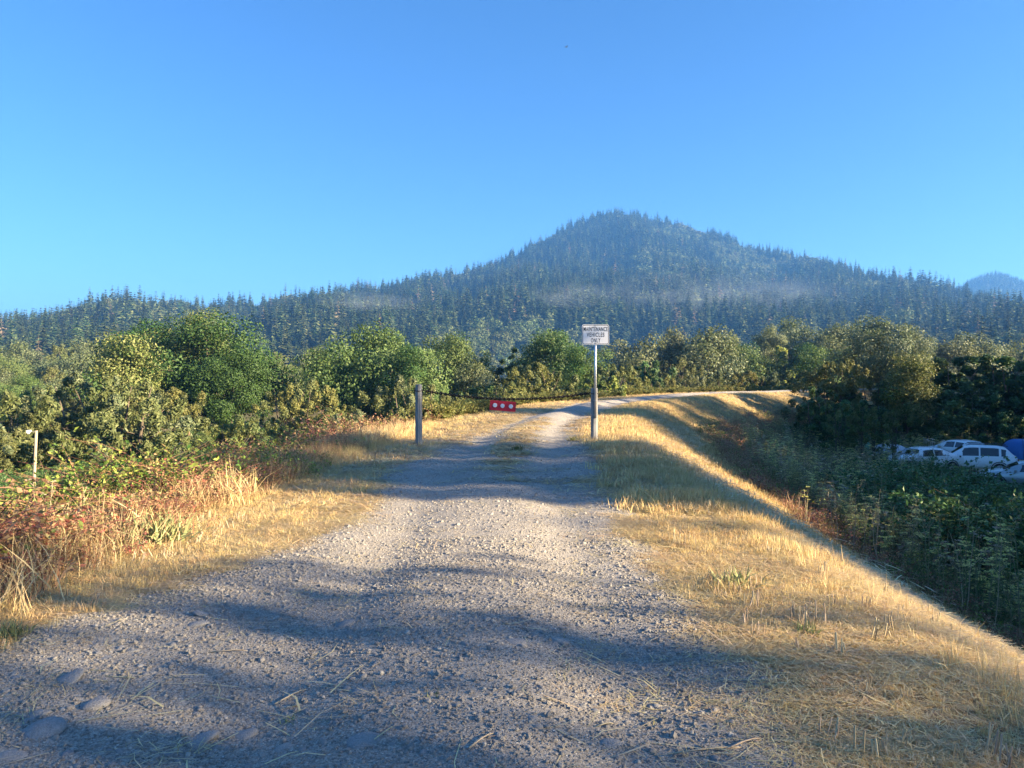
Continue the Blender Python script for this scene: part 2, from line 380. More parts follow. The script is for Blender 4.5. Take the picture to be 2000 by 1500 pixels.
# gravel track: a sheet along the centre line that dips under the ground at its ragged edges
def track_half(s, side):
    return np.interp(s, [-20, 2, 4.9, 5.9, 6.9, 8.9, 11, 14, 17, 22, 40, 70], [2.2, 2.9, 3.0, 2.4, 1.95, 1.7, 1.85, 1.9, 1.6, 1.15, 1.05, 1.0]) if side < 0 else \
           np.interp(s, [-20, 2, 5, 8, 12, 17, 22, 40, 70], [1.35, 1.55, 1.6, 1.45, 1.6, 1.6, 1.1, 1.0, 1.0])
def track_lift(x, y, lat, s):
    edge = np.where(lat < 0, track_half(s, -1)+lat, track_half(s, 1)-lat)
    mid = 1.1*np.exp(-((lat+0.1)/0.42)**2)*sst(s, 11, 15)*(1-sst(s, 24, 28))
    # a dry grass spit crossing the track in front of the gate
    spit = 0.9*np.exp(-((s-11.6)/0.5)**2)*sst(lat, -0.7, 0.2) 
    return 0.022*np.tanh(edge*2.2) + 0.034*fbm(x*1.3, y*1.3, 21, 5) + sst(s, 9, 12)*(1-sst(s, 26, 34))*(0.05*fbm(x*1.1, y*2.6, 71, 5)+0.004) - 0.03*mid*2*(0.8+1.6*fbm(x*2, y*2, 33, 4)) - 0.045*spit*(0.6+fbm(x*2, y*2, 45, 3))
smask = (_ss-90 > -22) & (_ss-90 < 95)
s_f = np.concatenate([np.arange(-20, 24, 0.09), np.arange(24, 95, 0.35)])
cx = np.interp(s_f, _ss-90, PL[:, 0]); cyy = np.interp(s_f, _ss-90, PL[:, 1])
tx = np.interp(s_f, _ss-90, _tan[:, 0]); ty = np.interp(s_f, _ss-90, _tan[:, 1])
lf = np.linspace(-3.6, 2.6, 68)
TX = cx[:, None]+lf[None]*ty[:, None]; TY = cyy[:, None]-lf[None]*tx[:, None]
tl, tsy = lat_of(TX, TY)
TZ = height(TX, TY) + 0.004 + track_lift(TX, TY, tl, tsy)
q = grid_faces(*TX.shape)[:, ::-1]
me = raw_mesh('gravel_track', np.stack([TX, TY, TZ], -1).reshape(-1, 3), q, mats=[M['track']], smooth=True)
tag(link('path', me), 'grey gravel track along the top of the levee', None, None, 'structure')
def on_track(x, y):
    l, s = lat_of(x, y); return track_lift(np.asarray(x), np.asarray(y), l, s)+0.004 > 0

# ------------------------------------------------------------------ scattering (for stuff only)
def scatter(name, protos, P, scl, rot, label, cat=None, idx=None):
    n = len(P); me = raw_mesh(name, P)
    idx = rng.integers(0, len(protos), n) if idx is None else idx
    if scl.ndim == 1: scl = np.stack([scl]*3, 1)
    for nm, tp, key, arr in (('scl', 'FLOAT_VECTOR', 'vector', scl), ('rot', 'FLOAT_VECTOR', 'vector', rot), ('idx', 'INT', 'value', idx)):
        a = me.attributes.new(nm, tp, 'POINT'); a.data.foreach_set(key, np.asarray(arr, np.int32 if tp == 'INT' else np.float32).ravel())
    col = bpy.data.collections.new(name+'_kinds')
    for k, p in enumerate(protos):
        o = bpy.data.objects.new('%s_kind_%02d' % (name, k), p); col.objects.link(o)
    o = link(name, me)
    g = bpy.data.node_groups.new(name+'_scatter', 'GeometryNodeTree')
    g.interface.new_socket('Geometry', in_out='INPUT', socket_type='NodeSocketGeometry')
    g.interface.new_socket('Geometry', in_out='OUTPUT', socket_type='NodeSocketGeometry')
    N, L = g.nodes, g.links
    gi = N.new('NodeGroupInput'); go = N.new('NodeGroupOutput'); ip = N.new('GeometryNodeInstanceOnPoints')
    ci = N.new('GeometryNodeCollectionInfo'); ci.inputs['Collection'].default_value = col
    ci.inputs['Separate Children'].default_value = True; ci.inputs['Reset Children'].default_value = True
    def att(nm, tp):
        a = N.new('GeometryNodeInputNamedAttribute'); a.data_type = tp; a.inputs['Name'].default_value = nm
        return a.outputs[0]
    er = N.new('FunctionNodeEulerToRotation')
    L.new(att('rot', 'FLOAT_VECTOR'), er.inputs[0]); L.new(er.outputs[0], ip.inputs['Rotation'])
    L.new(att('scl', 'FLOAT_VECTOR'), ip.inputs['Scale']); L.new(att('idx', 'INT'), ip.inputs['Instance Index'])
    ip.inputs['Pick Instance'].default_value = True
    L.new(gi.outputs[0], ip.inputs['Points']); L.new(ci.outputs[0], ip.inputs['Instance']); L.new(ip.outputs[0], go.inputs[0])
    md = o.modifiers.new('scatter', 'NODES'); md.node_group = g
    return tag(o, label, cat, None, 'stuff')

def rot_rand(n, tilt=0.15):
    r = rng.normal(0, tilt, (n, 3)); r[:, 2] = rng.uniform(0, 2*math.pi, n); return r

def blades(n, h, hv, spread, lean, wid, seed, curl=0.5):
    """n grass blades, each a two-step tapering strip"""
    r = np.random.default_rng(seed)
    b = r.normal(0, spread, (n, 2)); a = r.uniform(0, 2*math.pi, n); H = h*(1-hv*r.random(n)); le = np.abs(r.normal(0, lean, n))
    d = np.stack([np.cos(a), np.sin(a)], 1); fa = r.uniform(0, 2*math.pi, n); wv = np.stack([np.cos(fa), np.sin(fa)], 1)*wid*(0.6+0.8*r.random(n))[:, None]
    def at(t, w_):
        off = b + d*(H*le*(t+curl*t*t))[:, None]; z = H*t*np.clip(1-0.35*le*t, 0.15, 1)
        return np.concatenate([off+wv*w_, z[:, None]], 1)
    V = np.stack([at(0, -1), at(0, 1), at(.5, -.8), at(.5, .8), at(1, 0)], 1).reshape(-1, 3)
    V[0::5, 2] -= 0.03; V[1::5, 2] -= 0.03
    i = np.arange(n)*5
    return V, np.stack([i, i+1, i+3, i+2], 1), np.stack([i+2, i+3, i+4], 1)
def blade_mesh(name, mat, *a, **k):
    V, Q, T = blades(*a, **k); return raw_mesh(name, V, Q, T, [mat])

def litter(n, L, spread, seed, mat, wid=0.0015, rise=0.12):
    """straws lying every which way"""
    r = np.random.default_rng(seed)
    c = r.normal(0, spread, (n, 3)); c[:, 2] = np.abs(r.normal(0, 0.010, n))+0.003
    a = r.uniform(0, 2*math.pi, n); e = r.normal(0, rise, n); l = L*(0.3+0.9*r.random(n))/2
    d = np.stack([np.cos(a)*np.cos(e), np.sin(a)*np.cos(e), np.sin(e)], 1)*l[:, None]
    s_ = np.stack([-np.sin(a), np.cos(a), a*0], 1)*wid*(0.6+r.random(n))[:, None]
    bend = np.stack([-np.sin(a), np.cos(a), a*0], 1)*(l*r.normal(0, .15, n))[:, None]
    c[:, 2] += np.abs(d[:, 2])*0.7
    up = np.zeros((n, 3)); up[:, 2] = wid*1.2
    V = np.stack([c-d-s_, c-d+s_, c+bend-s_+up, c+bend+s_+up, c+d], 1).reshape(-1, 3)
    i = np.arange(n)*5
    return raw_mesh('straw', V, np.stack([i, i+1, i+3, i+2], 1), np.stack([i+2, i+3, i+4], 1), [mat])

import bmesh
def stone_mesh(name, seed, mat, flat=0.6, rough=0.16, sub=2, angular=0.0):
    bm = bmesh.new(); bmesh.ops.create_icosphere(bm, subdivisions=sub, radius=1.0)
    r = np.random.default_rng(seed); k = r.normal(0, 1, (5, 3)); ph = r.uniform(0, 6, 5); sx, sy = 1.0, 0.6+0.35*r.random()
    for v in bm.verts:
        p = np.array(v.co); f = 1+rough*sum(math.sin(float(k[q] @ p)*1.4+ph[q]) for q in range(5))/2
        if angular:
            m_ = max(abs(p)); f *= (1-angular) + angular*0.75/m_
        v.co = Vector((p[0]*sx*f, p[1]*sy*f, p[2]*flat*f))
    me = bpy.data.meshes.new(name); bm.to_mesh(me); bm.free(); me.materials.append(mat)
    me.polygons.foreach_set('use_smooth', np.full(len(me.polygons), angular == 0.0))
    return me

def sample(xr, yr, n, fn, seed):
    """n tries spread so that their density on the picture is even-ish; fn(x,y,lat,s)->probability"""
    r = np.random.default_rng(seed)
    x = r.uniform(*xr, n); y = r.uniform(*yr, n)
    l, s = lat_of(x, y); keep = r.random(n) < fn(x, y, l, s)
    x, y = x[keep], y[keep]
    vis = (y > 0.5) & (np.abs(x)/np.maximum(y, .5) < 0.80+1.2/np.maximum(y, .5))
    x, y = x[vis], y[vis]
    return np.stack([x, y, height(x, y)], 1), l[keep][vis], s[keep][vis]

# ------------------------------------------------------------------ trees
def unit(v): return v/np.maximum(np.linalg.norm(v, axis=1, keepdims=True), 1e-6)
def crown_mesh(name, seed, mats, shape='round', nc=70, nl=9000, leaf=0.02, crad=0.14, spray=0.0, aspect=1.7, low=0.0, accent=0.0, ratio=1.0):
    """leaves gathered in clumps over the volume of a unit-sized crown; the outline comes from the clumps"""
    r = np.random.default_rng(seed)
    D = unit(r.normal(0, 1, (nc, 3))); rad = 0.5*r.random(nc)**0.38
    C = D*rad[:, None]
    z = C[:, 2]*2                                              # -1..1
    if shape == 'bush':   # widest low, rounded top, reaching the ground
        zz = (z+1)/2; wmul = np.sqrt(np.clip(1.05-zz**1.8, 0.05, 1))*1.15
    elif shape == 'tall':
        zz = (z+1)/2; wmul = 0.75+0.45*np.sin(np.pi*np.clip(zz*0.9+.1, 0, 1)); wmul = wmul*(1-0.35*zz)
    elif shape == 'spread':
        zz = (z+1)/2; wmul = 0.75+0.4*zz
    else:
        zz = (z+1)/2; wmul = np.ones(nc)
    hd = unit(np.concatenate([D[:, :2], np.zeros((nc, 1))], 1)); rr = np.hypot(C[:, 0], C[:, 1])
    if shape in ('bush', 'tall'): rr = 0.42*np.sqrt(r.random(nc))**0.8; 
    C = np.stack([hd[:, 0]*rr*wmul, hd[:, 1]*rr*wmul, low+0.03+(0.93-low)*zz], 1)
    if shape == 'bush':
        Dd = unit(r.normal(0, 1, (nc, 3))*np.array([1, 1, 1.0])); Dd[:, 2] = np.abs(Dd[:, 2])*1.15-0.15; q_ = r.random(nc)**0.33
        bulge = 1+0.20*np.sin(2.3*np.arctan2(Dd[:, 1], Dd[:, 0])+r.uniform(0, 6))+0.16*np.sin(5*Dd[:, 0]+3*Dd[:, 2]+r.uniform(0, 6))
        C = np.stack([Dd[:, 0]*.44*q_*bulge, Dd[:, 1]*.44*q_*bulge, low+.05+np.maximum(0, Dd[:, 2])*q_*.84*(.85+.15*bulge)], 1); zz = C[:, 2]
    # uneven outline: lobes pushed out or in
    C[:, :2] *= (1+(0.08 if shape == 'bush' else 0.22)*np.sin(3*np.arctan2(C[:, 1], C[:, 0])+r.uniform(0, 6)+4*zz))[:, None]
    cr = crad*(0.55+0.9*r.random(nc))
    k = r.choice(nc, nl, p=cr**2/np.sum(cr**2))
    dd = unit(r.normal(0, 1, (nl, 3))); ri = cr[k]*(0.35+0.7*r.random(nl)**0.6)
    out = unit(C[k]*np.array([1, 1, 0.7]) - np.array([0, 0, 0.32])*0.7)
    off = dd*ri[:, None]*np.array([1, 1, 0.85])
    if spray:
        ax = unit(out*0.7+np.array([0, 0, 0.9])+r.normal(0, .25, (nc, 3))[k]); t = r.random(nl)*cr[k]*2.4*spray
        off = dd*(ri*(0.55-0.4*t/(cr[k]*2.4*spray)))[:, None] + ax*t[:, None]
    iso = np.array([ratio**-.5, ratio**-.5, ratio**.5])         # keeps leaves and clumps round when the crown is scaled to width x height
    P = C[k]+off*iso
    P[:, 2] = np.maximum(P[:, 2], 0.005+0.03*r.random(nl))
    nrm = unit(dd*0.75+out*0.55+r.normal(0, 0.55, (nl, 3)))
    tv = unit(np.cross(nrm, r.normal(0, 1, (nl, 3))) + (np.array([0, 0, 0.8])*spray if spray else 0))
    bv = unit(np.cross(nrm, tv)); sz = leaf*(0.55+0.9*r.random(nl))
    a = tv*(sz*aspect/1.3)[:, None]; b = bv*(sz/1.3)[:, None]
    V = np.stack([P-a, P+b*0.8-a*0.1, P+a, P-b*0.8-a*0.1], 1)
    V[:, 2] += nrm*(sz*0.15)[:, None]
    V = P[:, None]+(V-P[:, None])*iso
    mi = None
    if accent:
        mi = (r.random(nc) < accent)[k].astype(int)
    return raw_mesh(name, V.reshape(-1, 3), np.arange(nl*4).reshape(-1, 4), None, mats, mi), C
def trunk_mesh(name, seed, C, mat, r0=0.022, fork=0.22, nlimb=9, multi=1):
    r = np.random.default_rng(seed); mb = MB()
    for m_ in range(multi):
        bx, by = (0, 0) if multi == 1 else r.normal(0, 0.05, 2)
        top = np.array([bx*2+r.normal(0, .03), by*2+r.normal(0, .03), 0.80])
        f = np.array([bx*1.3, by*1.3, fork]); rr = r0/(multi**0.5)
        mb.tube([(bx, by, -0.05), (bx*1.1, by*1.1, fork*0.5), tuple(f), tuple((f+top)/2+r.normal(0, .02, 3)), tuple(top)], [rr*1.3, rr*1.05, rr*.9, rr*.5, rr*.12], 7)
        for j in r.choice(len(C), nlimb, replace=False):
            t = r.uniform(0, 0.6); s_ = f+(top-f)*t*0.8; e = C[j]; mid = (s_+e)/2+np.array([0, 0, 0.05])
            if e[2] < s_[2]*0.6: continue
            mb.tube([tuple(s_), tuple(mid), tuple(e)], [rr*.5*(1-t*.5), rr*.3, rr*.08], 5)
    return mb.mesh(name, mat, True)

CR = {}
def kind(key, seed, mats, **k):
    tr = k.pop('trunk', {}); bark = k.pop('bark', 'bark')
    CR[key] = (seed, mats, k, tr, bark)
BUILT = {}
def get_crown(key, ratio):
    b = min((.6, .8, 1.0, 1.35, 1.9, 2.6), key=lambda q: abs(math.log(q/ratio)))
    if (key, b) not in BUILT:
        seed, mats, k, tr, bark = CR[key]
        me, C = crown_mesh('crown', seed, [M[m_] for m_ in mats], ratio=b, **k)
        BUILT[key, b] = (me, trunk_mesh('trunk', seed+1, C, M[bark], **tr))
    return BUILT[key, b]
LF = 1.0
for i in range(3):
    kind('willow%d' % i, 100+i, ['willow', 'grey'], shape='bush', nc=230, nl=46000, leaf=0.0080, crad=0.088, spray=0.22, aspect=2.2, accent=0.2, trunk=dict(multi=4, fork=0.12))
    kind('olive%d' % i, 110+i, ['olive', 'willow'], shape='bush', nc=210, nl=42000, leaf=0.0082, crad=0.090, spray=0.2, aspect=2.0, accent=0.4, trunk=dict(multi=4, fork=0.12))
    kind('maple%d' % i, 120+i, ['maple', 'lightmaple'], shape='round', nc=90, nl=34000, leaf=0.0105, crad=0.13, aspect=1.2, low=0.06, accent=0.07, trunk=dict(fork=0.2))
    kind('green%d' % i, 130+i, ['green', 'maple'], shape='round', nc=75, nl=26000, leaf=0.0112, crad=0.13, aspect=1.3, low=0.05, accent=0.15)
    kind('grey%d' % i, 140+i, ['grey', 'willow'], shape='round', nc=70, nl=14000, leaf=0.015, crad=0.14, aspect=1.4, low=0.05, accent=0.3)
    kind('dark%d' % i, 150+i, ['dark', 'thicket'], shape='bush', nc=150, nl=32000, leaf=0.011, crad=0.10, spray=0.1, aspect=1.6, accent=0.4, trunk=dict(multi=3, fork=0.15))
kind('sparse', 159, ['green', 'maple'], shape='round', nc=280, nl=7000, leaf=0.0120, crad=0.095, aspect=1.2, low=0.06, accent=0.3)
kind('light', 160, ['lightmaple', 'maple'], shape='tall', nc=60, nl=15000, leaf=0.013, crad=0.13, aspect=1.3, low=0.08, accent=0.15)
kind('poplar', 161, ['poplar', 'dark'], shape='tall', nc=80, nl=20000, leaf=0.012, crad=0.12, aspect=1.3, low=0.08, accent=0.1)
kind('lime', 162, ['lime', 'green'], shape='bush', nc=70, nl=9000, leaf=0.02, crad=0.12, spray=0.3, aspect=1.6, accent=0.3)
kind('shoot', 163, ['lightmaple', 'green'], shape='bush', nc=40, nl=5000, leaf=0.02, crad=0.10, spray=0.4, aspect=1.2, accent=0.4, trunk=dict(multi=3, fork=0.1, nlimb=6))

def tree(name, key, px, ytop, wpx, d, label, cat='tree', group=None, rz=None, sink=0.0, wd=None, base=None, at=None):
    x, y = ((px-1000)/F*d, d) if at is None else at
    zb = hgt(x, y) if base is None else base
    if at is None: H = CAMZ-(ytop-HZ)/F*d - zb; W = wpx/F*d
    else: H, W = ytop, wpx
    e = empty(name, (x, y, zb-sink), random.uniform(0, 6.28) if rz is None else rz, label, cat, group)
    fw = 1.15 if at else (1.48 if key[:4] in ('will', 'oliv') else 1.25); s = (W*fw, (wd or W)*fw, H*(1.03 if at or key[:4] not in ('will', 'oliv') else 1.04))
    sz = min(s[2], 1.5*s[0]) if at is None else s[2]
    cm, tm = get_crown(key, s[0]/sz if at is None else 1.0)
    link('crown', cm, e, (0, 0, s[2]-sz), scale=(s[0], s[1], sz))
    link('trunk', tm, e, scale=s)
    return e

G1 = 'broadleaf trees and bushes left of the levee'
L_ = [
 ('willow_bush', 'willow0', 195, 722, 340, 46, 'huge rounded olive-green willow bush behind the leaning pole', 'bush'),
 ('willow_bush', 'willow1', 20, 785, 210, 43, 'grey-green willow bush cut by the left edge of the photo', 'bush'),
 ('willow_bush', 'willow2', 92, 800, 120, 52, 'dark shaded willow bush between the left-edge bush and the huge one', 'bush'),
 ('maple_tree', 'maple0', 405, 622, 215, 74, 'big dark green maple with the highest crown left of the gate', 'tree'),
 ('maple_tree', 'maple1', 295, 628, 170, 79, 'dark green maple joined to the left flank of the big maple', 'tree'),
 ('maple_tree', 'maple2', 452, 690, 110, 70, 'lower dark green maple on the right flank of the big maple', 'tree'),
 ('alder_tree', 'light', 398, 608, 82, 79, 'pale-tipped tree top poking above the big dark maple', 'tree'),
 ('alder_tree', 'light', 240, 655, 135, 66, 'yellow-tipped tree in front of the left maple', 'tree'),
 ('willow_bush', 'olive0', 300, 740, 190, 56, 'golden-topped bush in front of the maples', 'bush'),
 ('willow_bush', 'lime', 40, 762, 110, 68, 'yellow-green bush low at the left edge above the grey willow', 'bush'),
 ('willow_bush', 'green0', 345, 850, 120, 47, 'small deep green shrub in the hollow under the maples', 'shrub'),
 ('willow_bush', 'olive1', 480, 808, 170, 41, 'feathery yellow-green bush below the right end of the maples', 'bush'),
 ('willow_bush', 'olive2', 590, 735, 170, 58, 'brownish-olive bush with a dark shaded left side, right of the maples', 'bush'),
 ('willow_bush', 'willow1', 662, 790, 200, 42, 'grey-olive bush with upright sprays, just left of the left post', 'bush'),
 ('willow_bush', 'olive0', 575, 815, 130, 37, 'low yellowish bush behind the bare pale stalks', 'bush'),
 ('willow_bush', 'willow0', 800, 728, 190, 54, 'olive bush standing directly behind the left post', 'bush'),
 ('maple_tree', 'green1', 738, 640, 200, 76, 'bright green round-headed tree in the middle distance, left of the gate', 'tree'),
 ('maple_tree', 'green2', 812, 672, 90, 72, 'bright green side crown right of the round-headed tree', 'tree'),
 ('maple_tree', 'maple1', 688, 680, 100, 78, 'darker green crown on the left side of the round-headed tree', 'tree'),
 ('maple_tree', 'green0', 888, 650, 110, 84, 'green pointed tree above the chain, left of the dark gap', 'tree'),
 ('willow_bush', 'grey1', 925, 712, 80, 78, 'pale little tree right below the pointed green tree', 'tree'),
 ('willow_bush', 'willow2', 868, 765, 130, 45, 'olive bush behind the sagging chain, right of the left post', 'bush'),
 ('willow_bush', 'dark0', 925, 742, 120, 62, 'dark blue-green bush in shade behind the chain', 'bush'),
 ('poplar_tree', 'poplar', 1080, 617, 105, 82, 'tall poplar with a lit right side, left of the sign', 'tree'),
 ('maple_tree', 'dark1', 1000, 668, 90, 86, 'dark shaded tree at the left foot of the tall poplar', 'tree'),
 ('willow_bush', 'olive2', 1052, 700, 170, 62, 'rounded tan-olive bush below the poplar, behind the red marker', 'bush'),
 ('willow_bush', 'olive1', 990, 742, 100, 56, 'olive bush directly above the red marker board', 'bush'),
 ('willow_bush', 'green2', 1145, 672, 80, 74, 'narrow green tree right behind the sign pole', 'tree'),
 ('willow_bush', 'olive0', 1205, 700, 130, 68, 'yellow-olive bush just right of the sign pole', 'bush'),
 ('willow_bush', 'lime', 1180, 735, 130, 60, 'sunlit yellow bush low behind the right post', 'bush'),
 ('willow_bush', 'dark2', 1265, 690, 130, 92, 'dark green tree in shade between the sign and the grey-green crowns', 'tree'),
 ('willow_bush', 'olive1', 1290, 728, 110, 82, 'tawny bush at the levee crest right of the yellow bush', 'bush'),
 ('willow_bush', 'willow0', 1345, 728, 80, 86, 'pale round willow bush on the far side of the levee bend', 'bush'),
 ('willow_bush', 'willow2', 1405, 722, 90, 88, 'pale grey-olive bush behind the middle of the levee bend', 'bush'),
 ('willow_bush', 'olive2', 1465, 716, 100, 90, 'brown-olive bush behind the levee bend', 'bush'),
 ('willow_bush', 'willow1', 1530, 718, 100, 90, 'olive bush near the vanishing end of the levee', 'bush'),
 ('willow_bush', 'olive0', 1590, 712, 90, 86, 'yellowish bush where the levee vanishes behind the shaded trees', 'bush'),
 ('maple_tree', 'grey0', 1238, 655, 100, 118, 'grey-green round tree just right of the sign', 'tree'),
 ('maple_tree', 'grey1', 1310, 648, 90, 122, 'grey-green tree second right of the sign', 'tree'),
 ('maple_tree', 'grey2', 1378, 642, 110, 118, 'broad grey-green oak-like crown right of the sign', 'tree'),
 ('maple_tree', 'willow2', 1330, 690, 120, 104, 'dull olive crown below the grey-green trees', 'tree'),
 ('maple_tree', 'green0', 1455, 672, 110, 125, 'bright lime-green crown above the levee bend, leftmost of the lime ones', 'tree'),
 ('maple_tree', 'lime', 1535, 668, 120, 122, 'lime-green crown in the middle of the bright row', 'tree'),
 ('maple_tree', 'green2', 1610, 672, 110, 120, 'lime-green crown at the right end of the bright row', 'tree'),
 ('bare_tree', 'grey0', 1500, 636, 44, 150, 'small thin-crowned grey tree against the hill, left of the tan one', 'tree'),
 ('bare_tree', 'grey1', 1552, 625, 76, 155, 'tan thin-crowned tree against the foot of the hill', 'tree'),
 ('bare_tree', 'grey2', 1630, 632, 70, 150, 'round grey-brown tree against the hill, right of the tan one', 'tree'),
 ('bare_tree', 'grey2', 1715, 618, 90, 130, 'tall brownish tree with golden lower leaves at the right', 'tree'),
 ('conifer_like', 'grey0', 1782, 632, 60, 140, 'small bluish tree right of the tall brownish tree', 'tree'),
]
for n_, k_, px, yt, wp, d_, lb, ct in L_:
    nm = {'conifer_like': 'grey_tree', 'bare_tree': 'thin_crowned_tree'}.get(n_, n_)
    tree(nm, k_, px, yt, wp, d_, lb, ct)
R_ = [
 ('cottonwood_tree', 'olive2', 1638, 690, 150, 58, 'sunlit yellow-green bush at the left end of the shaded right-hand trees', 'bush'),
 ('cottonwood_tree', 'grey1', 1700, 655, 110, 72, 'golden-tipped tree behind the sunlit yellow-green bush', 'tree'),
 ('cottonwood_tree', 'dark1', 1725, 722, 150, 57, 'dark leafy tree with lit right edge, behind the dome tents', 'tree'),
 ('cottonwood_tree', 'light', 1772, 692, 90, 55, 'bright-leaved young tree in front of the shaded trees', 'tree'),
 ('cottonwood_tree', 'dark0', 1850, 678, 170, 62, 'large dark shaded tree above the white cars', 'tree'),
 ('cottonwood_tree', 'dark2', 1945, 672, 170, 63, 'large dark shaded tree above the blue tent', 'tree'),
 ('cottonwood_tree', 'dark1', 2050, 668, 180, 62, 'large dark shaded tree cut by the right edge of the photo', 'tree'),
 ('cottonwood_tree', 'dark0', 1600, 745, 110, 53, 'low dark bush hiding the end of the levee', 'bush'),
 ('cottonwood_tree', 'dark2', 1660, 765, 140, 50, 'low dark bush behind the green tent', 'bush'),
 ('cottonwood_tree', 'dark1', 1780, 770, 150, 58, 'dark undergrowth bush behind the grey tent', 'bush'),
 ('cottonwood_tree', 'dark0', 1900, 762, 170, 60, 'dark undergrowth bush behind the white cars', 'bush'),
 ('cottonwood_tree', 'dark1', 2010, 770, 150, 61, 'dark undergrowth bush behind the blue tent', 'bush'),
 ('young_tree', 'shoot', 1640, 765, 62, 44, 'slender sapling with lit leaves before the dark bushes, leftmost of four', 'sapling'),
 ('young_tree', 'shoot', 1680, 768, 56, 44, 'slender lit sapling, second from the left before the dark bushes', 'sapling'),
 ('young_tree', 'shoot', 1705, 778, 46, 44, 'slender lit sapling, third from the left before the dark bushes', 'sapling'),
 ('young_tree', 'shoot', 1745, 778, 60, 44, 'slender lit sapling, rightmost of four before the dark bushes', 'sapling'),
]
for n_, k_, px, yt, wp, d_, lb, ct in R_:
    tree(n_, k_, px, yt, wp, d_, lb, ct, wd=(10 if ct == 'tree' and wp > 120 else None))
# the hazy woods at the far left and between the nearer trees
k = 0
for row, (d_, y0, n_, x0, x1) in enumerate([(185, 668, 11, -30, 640), (150, 690, 9, -20, 660), (118, 716, 8, -30, 680), (100, 738, 6, -20, 260)]):
    for i in range(n_):
        px = x0+(x1-x0)*(i+0.5)/n_+random.uniform(-14, 14)
        if row < 3 and 300 < px < 430: continue
        tree('valley_tree', ['grey0', 'grey1', 'willow2', 'grey2', 'green1'][k % 5], px, y0+random.uniform(-8, 10)+(14 if px > 450 else 0), random.uniform(75, 105)*(1.0 if d_ < 160 else 0.8), d_+random.uniform(-6, 6),
             ['faded green tree on the valley floor before the conifers', 'hazy olive-green tree of the valley wood at the left', 'rounded sunlit tree behind the left-hand bushes', 'yellowish tree low between the left-hand bushes'][row], 'tree', 'hazy broadleaf trees on the valley floor at the left')
        k += 1
for i in range(12):
    px = 1440+i*58+random.uniform(-12, 12)
    if px > 2100: break
    tree('valley_tree', ['grey1', 'grey0', 'willow0', 'grey2'][i % 4], px, 668+random.uniform(-12, 8), random.uniform(70, 100), 165+random.uniform(-10, 10),
         'hazy grey-green tree at the foot of the right-hand slope', 'tree', 'hazy trees at the foot of the right-hand slope')
# trees standing to the right of the photo; their long shadows lie across the levee
sx, sy = math.sin(R(SUN_AZ)), math.cos(R(SUN_AZ))
def sun_tree(u, t, H, W, i, key):
    x, y = t*sx - u*sy, t*sy + u*sx
    tree('cottonwood_tree', key, 0, H, W, 0, 'tall cottonwood in the row right of the levee, out of the photo', 'tree', 'cottonwood row beyond the right edge', at=(x, y))
# (u, t, how far above the crest the shadow's upper edge passes, width)
ST = [(-6.6, 28, 10.0, 14), (.5, 26, 9.4, 8.8), (3.0, 31, 5.2, 4.8), (7.6, 34, -.9, 8), (11.0, 33, 5.2, 4.4), (15.3, 34, 4.7, 6.8), (21.0, 38, -.2, 7), (30.2, 38, 5.4, 9.0), (38, 40, 3.8, 8), (44.5, 42, 2.0, 7), (50.5, 40, 3.8, 8), (57, 42, 1.6, 8),
      (64, 42, 0, 9), (71, 42, -.3, 10), (79, 43, 0, 11), (88, 44, .5, 12), (98, 46, 1, 12), (18, 48, -.8, 8), (5.4, 46, -.8, 9), (34.5, 50, 3.0, 9), (54, 50, 2, 9),
      (2, 22, -1.6, 10), (8.5, 23, -1.6, 10), (15, 24, -2.6, 9), (20.5, 25, -2.6, 7), (27.6, 28, .2, 6.5), (34, 27, .6, 10), (41, 27, -.4, 10), (49, 27, -.6, 10)]
for i, (u, t, c, W) in enumerate(ST): sun_tree(u, t, 4.2+c+t*math.tan(R(SUN_EL)), W, i, 'sparse' if i < 3 else ['maple0', 'dark1', 'green1', 'dark0', 'maple2'][i % 5])

# ------------------------------------------------------------------ the mountain's forest
def conifer_mesh(name, seed, mat, tiers=20, nb=8, full=1.0, ragged=0.35, lean=0.28, top=0.0):
    r = np.random.default_rng(seed); V = []; Q = []; T = []
    lo = 0.08+0.12*r.random()
    for i in range(tiers):
        t = (i+r.uniform(-.3, .3))/tiers; z = lo+(1-lo)*t
        rad = lean*full*((1-t)**0.85)*(0.5+0.5*min(1, t*6+0.5))+0.012
        for b in range(max(4, int(nb*(1-0.4*t)))):
            a = r.uniform(0, 2*math.pi); L = rad*(1-ragged*r.random()); dr = L*r.uniform(0.25, 0.55); wd_ = L*r.uniform(0.22, 0.34)+0.006
            ca, sa = math.cos(a), math.sin(a); n0 = len(V)
            V += [(0, 0, z+0.01), (ca*L*.55-sa*wd_, sa*L*.55+ca*wd_, z-dr*.75), (ca*L, sa*L, z-dr*.9+0.008), (ca*L*.55+sa*wd_, sa*L*.55-ca*wd_, z-dr*.75), (ca*L*.5, sa*L*.5, z-dr*.25)]
            T += [(n0, n0+1, n0+4), (n0+1, n0+2, n0+4), (n0+2, n0+3, n0+4), (n0+3, n0, n0+4)]
    n0 = len(V)
    V += [(0.012, 0, -.06), (-.006, .011, -.06), (-.006, -.011, -.06), (0, 0, 0.97)]
    T += [(n0, n0+1, n0+3), (n0+1, n0+2, n0+3), (n0+2, n0, n0+3)]
    V = np.array(V, float); V[:, :2] *= 1.0
    return raw_mesh(name, V, None, T, [mat])
CON = [conifer_mesh('conifer_tree', 300+i, M['conifer'], tiers=[20, 24, 18, 22, 16][i], nb=9, full=[.85, .65, .95, .75, .6][i]) for i in range(5)]
CONB = conifer_mesh('conifer_tree', 306, M['conifer_b'], full=.8, ragged=.6)
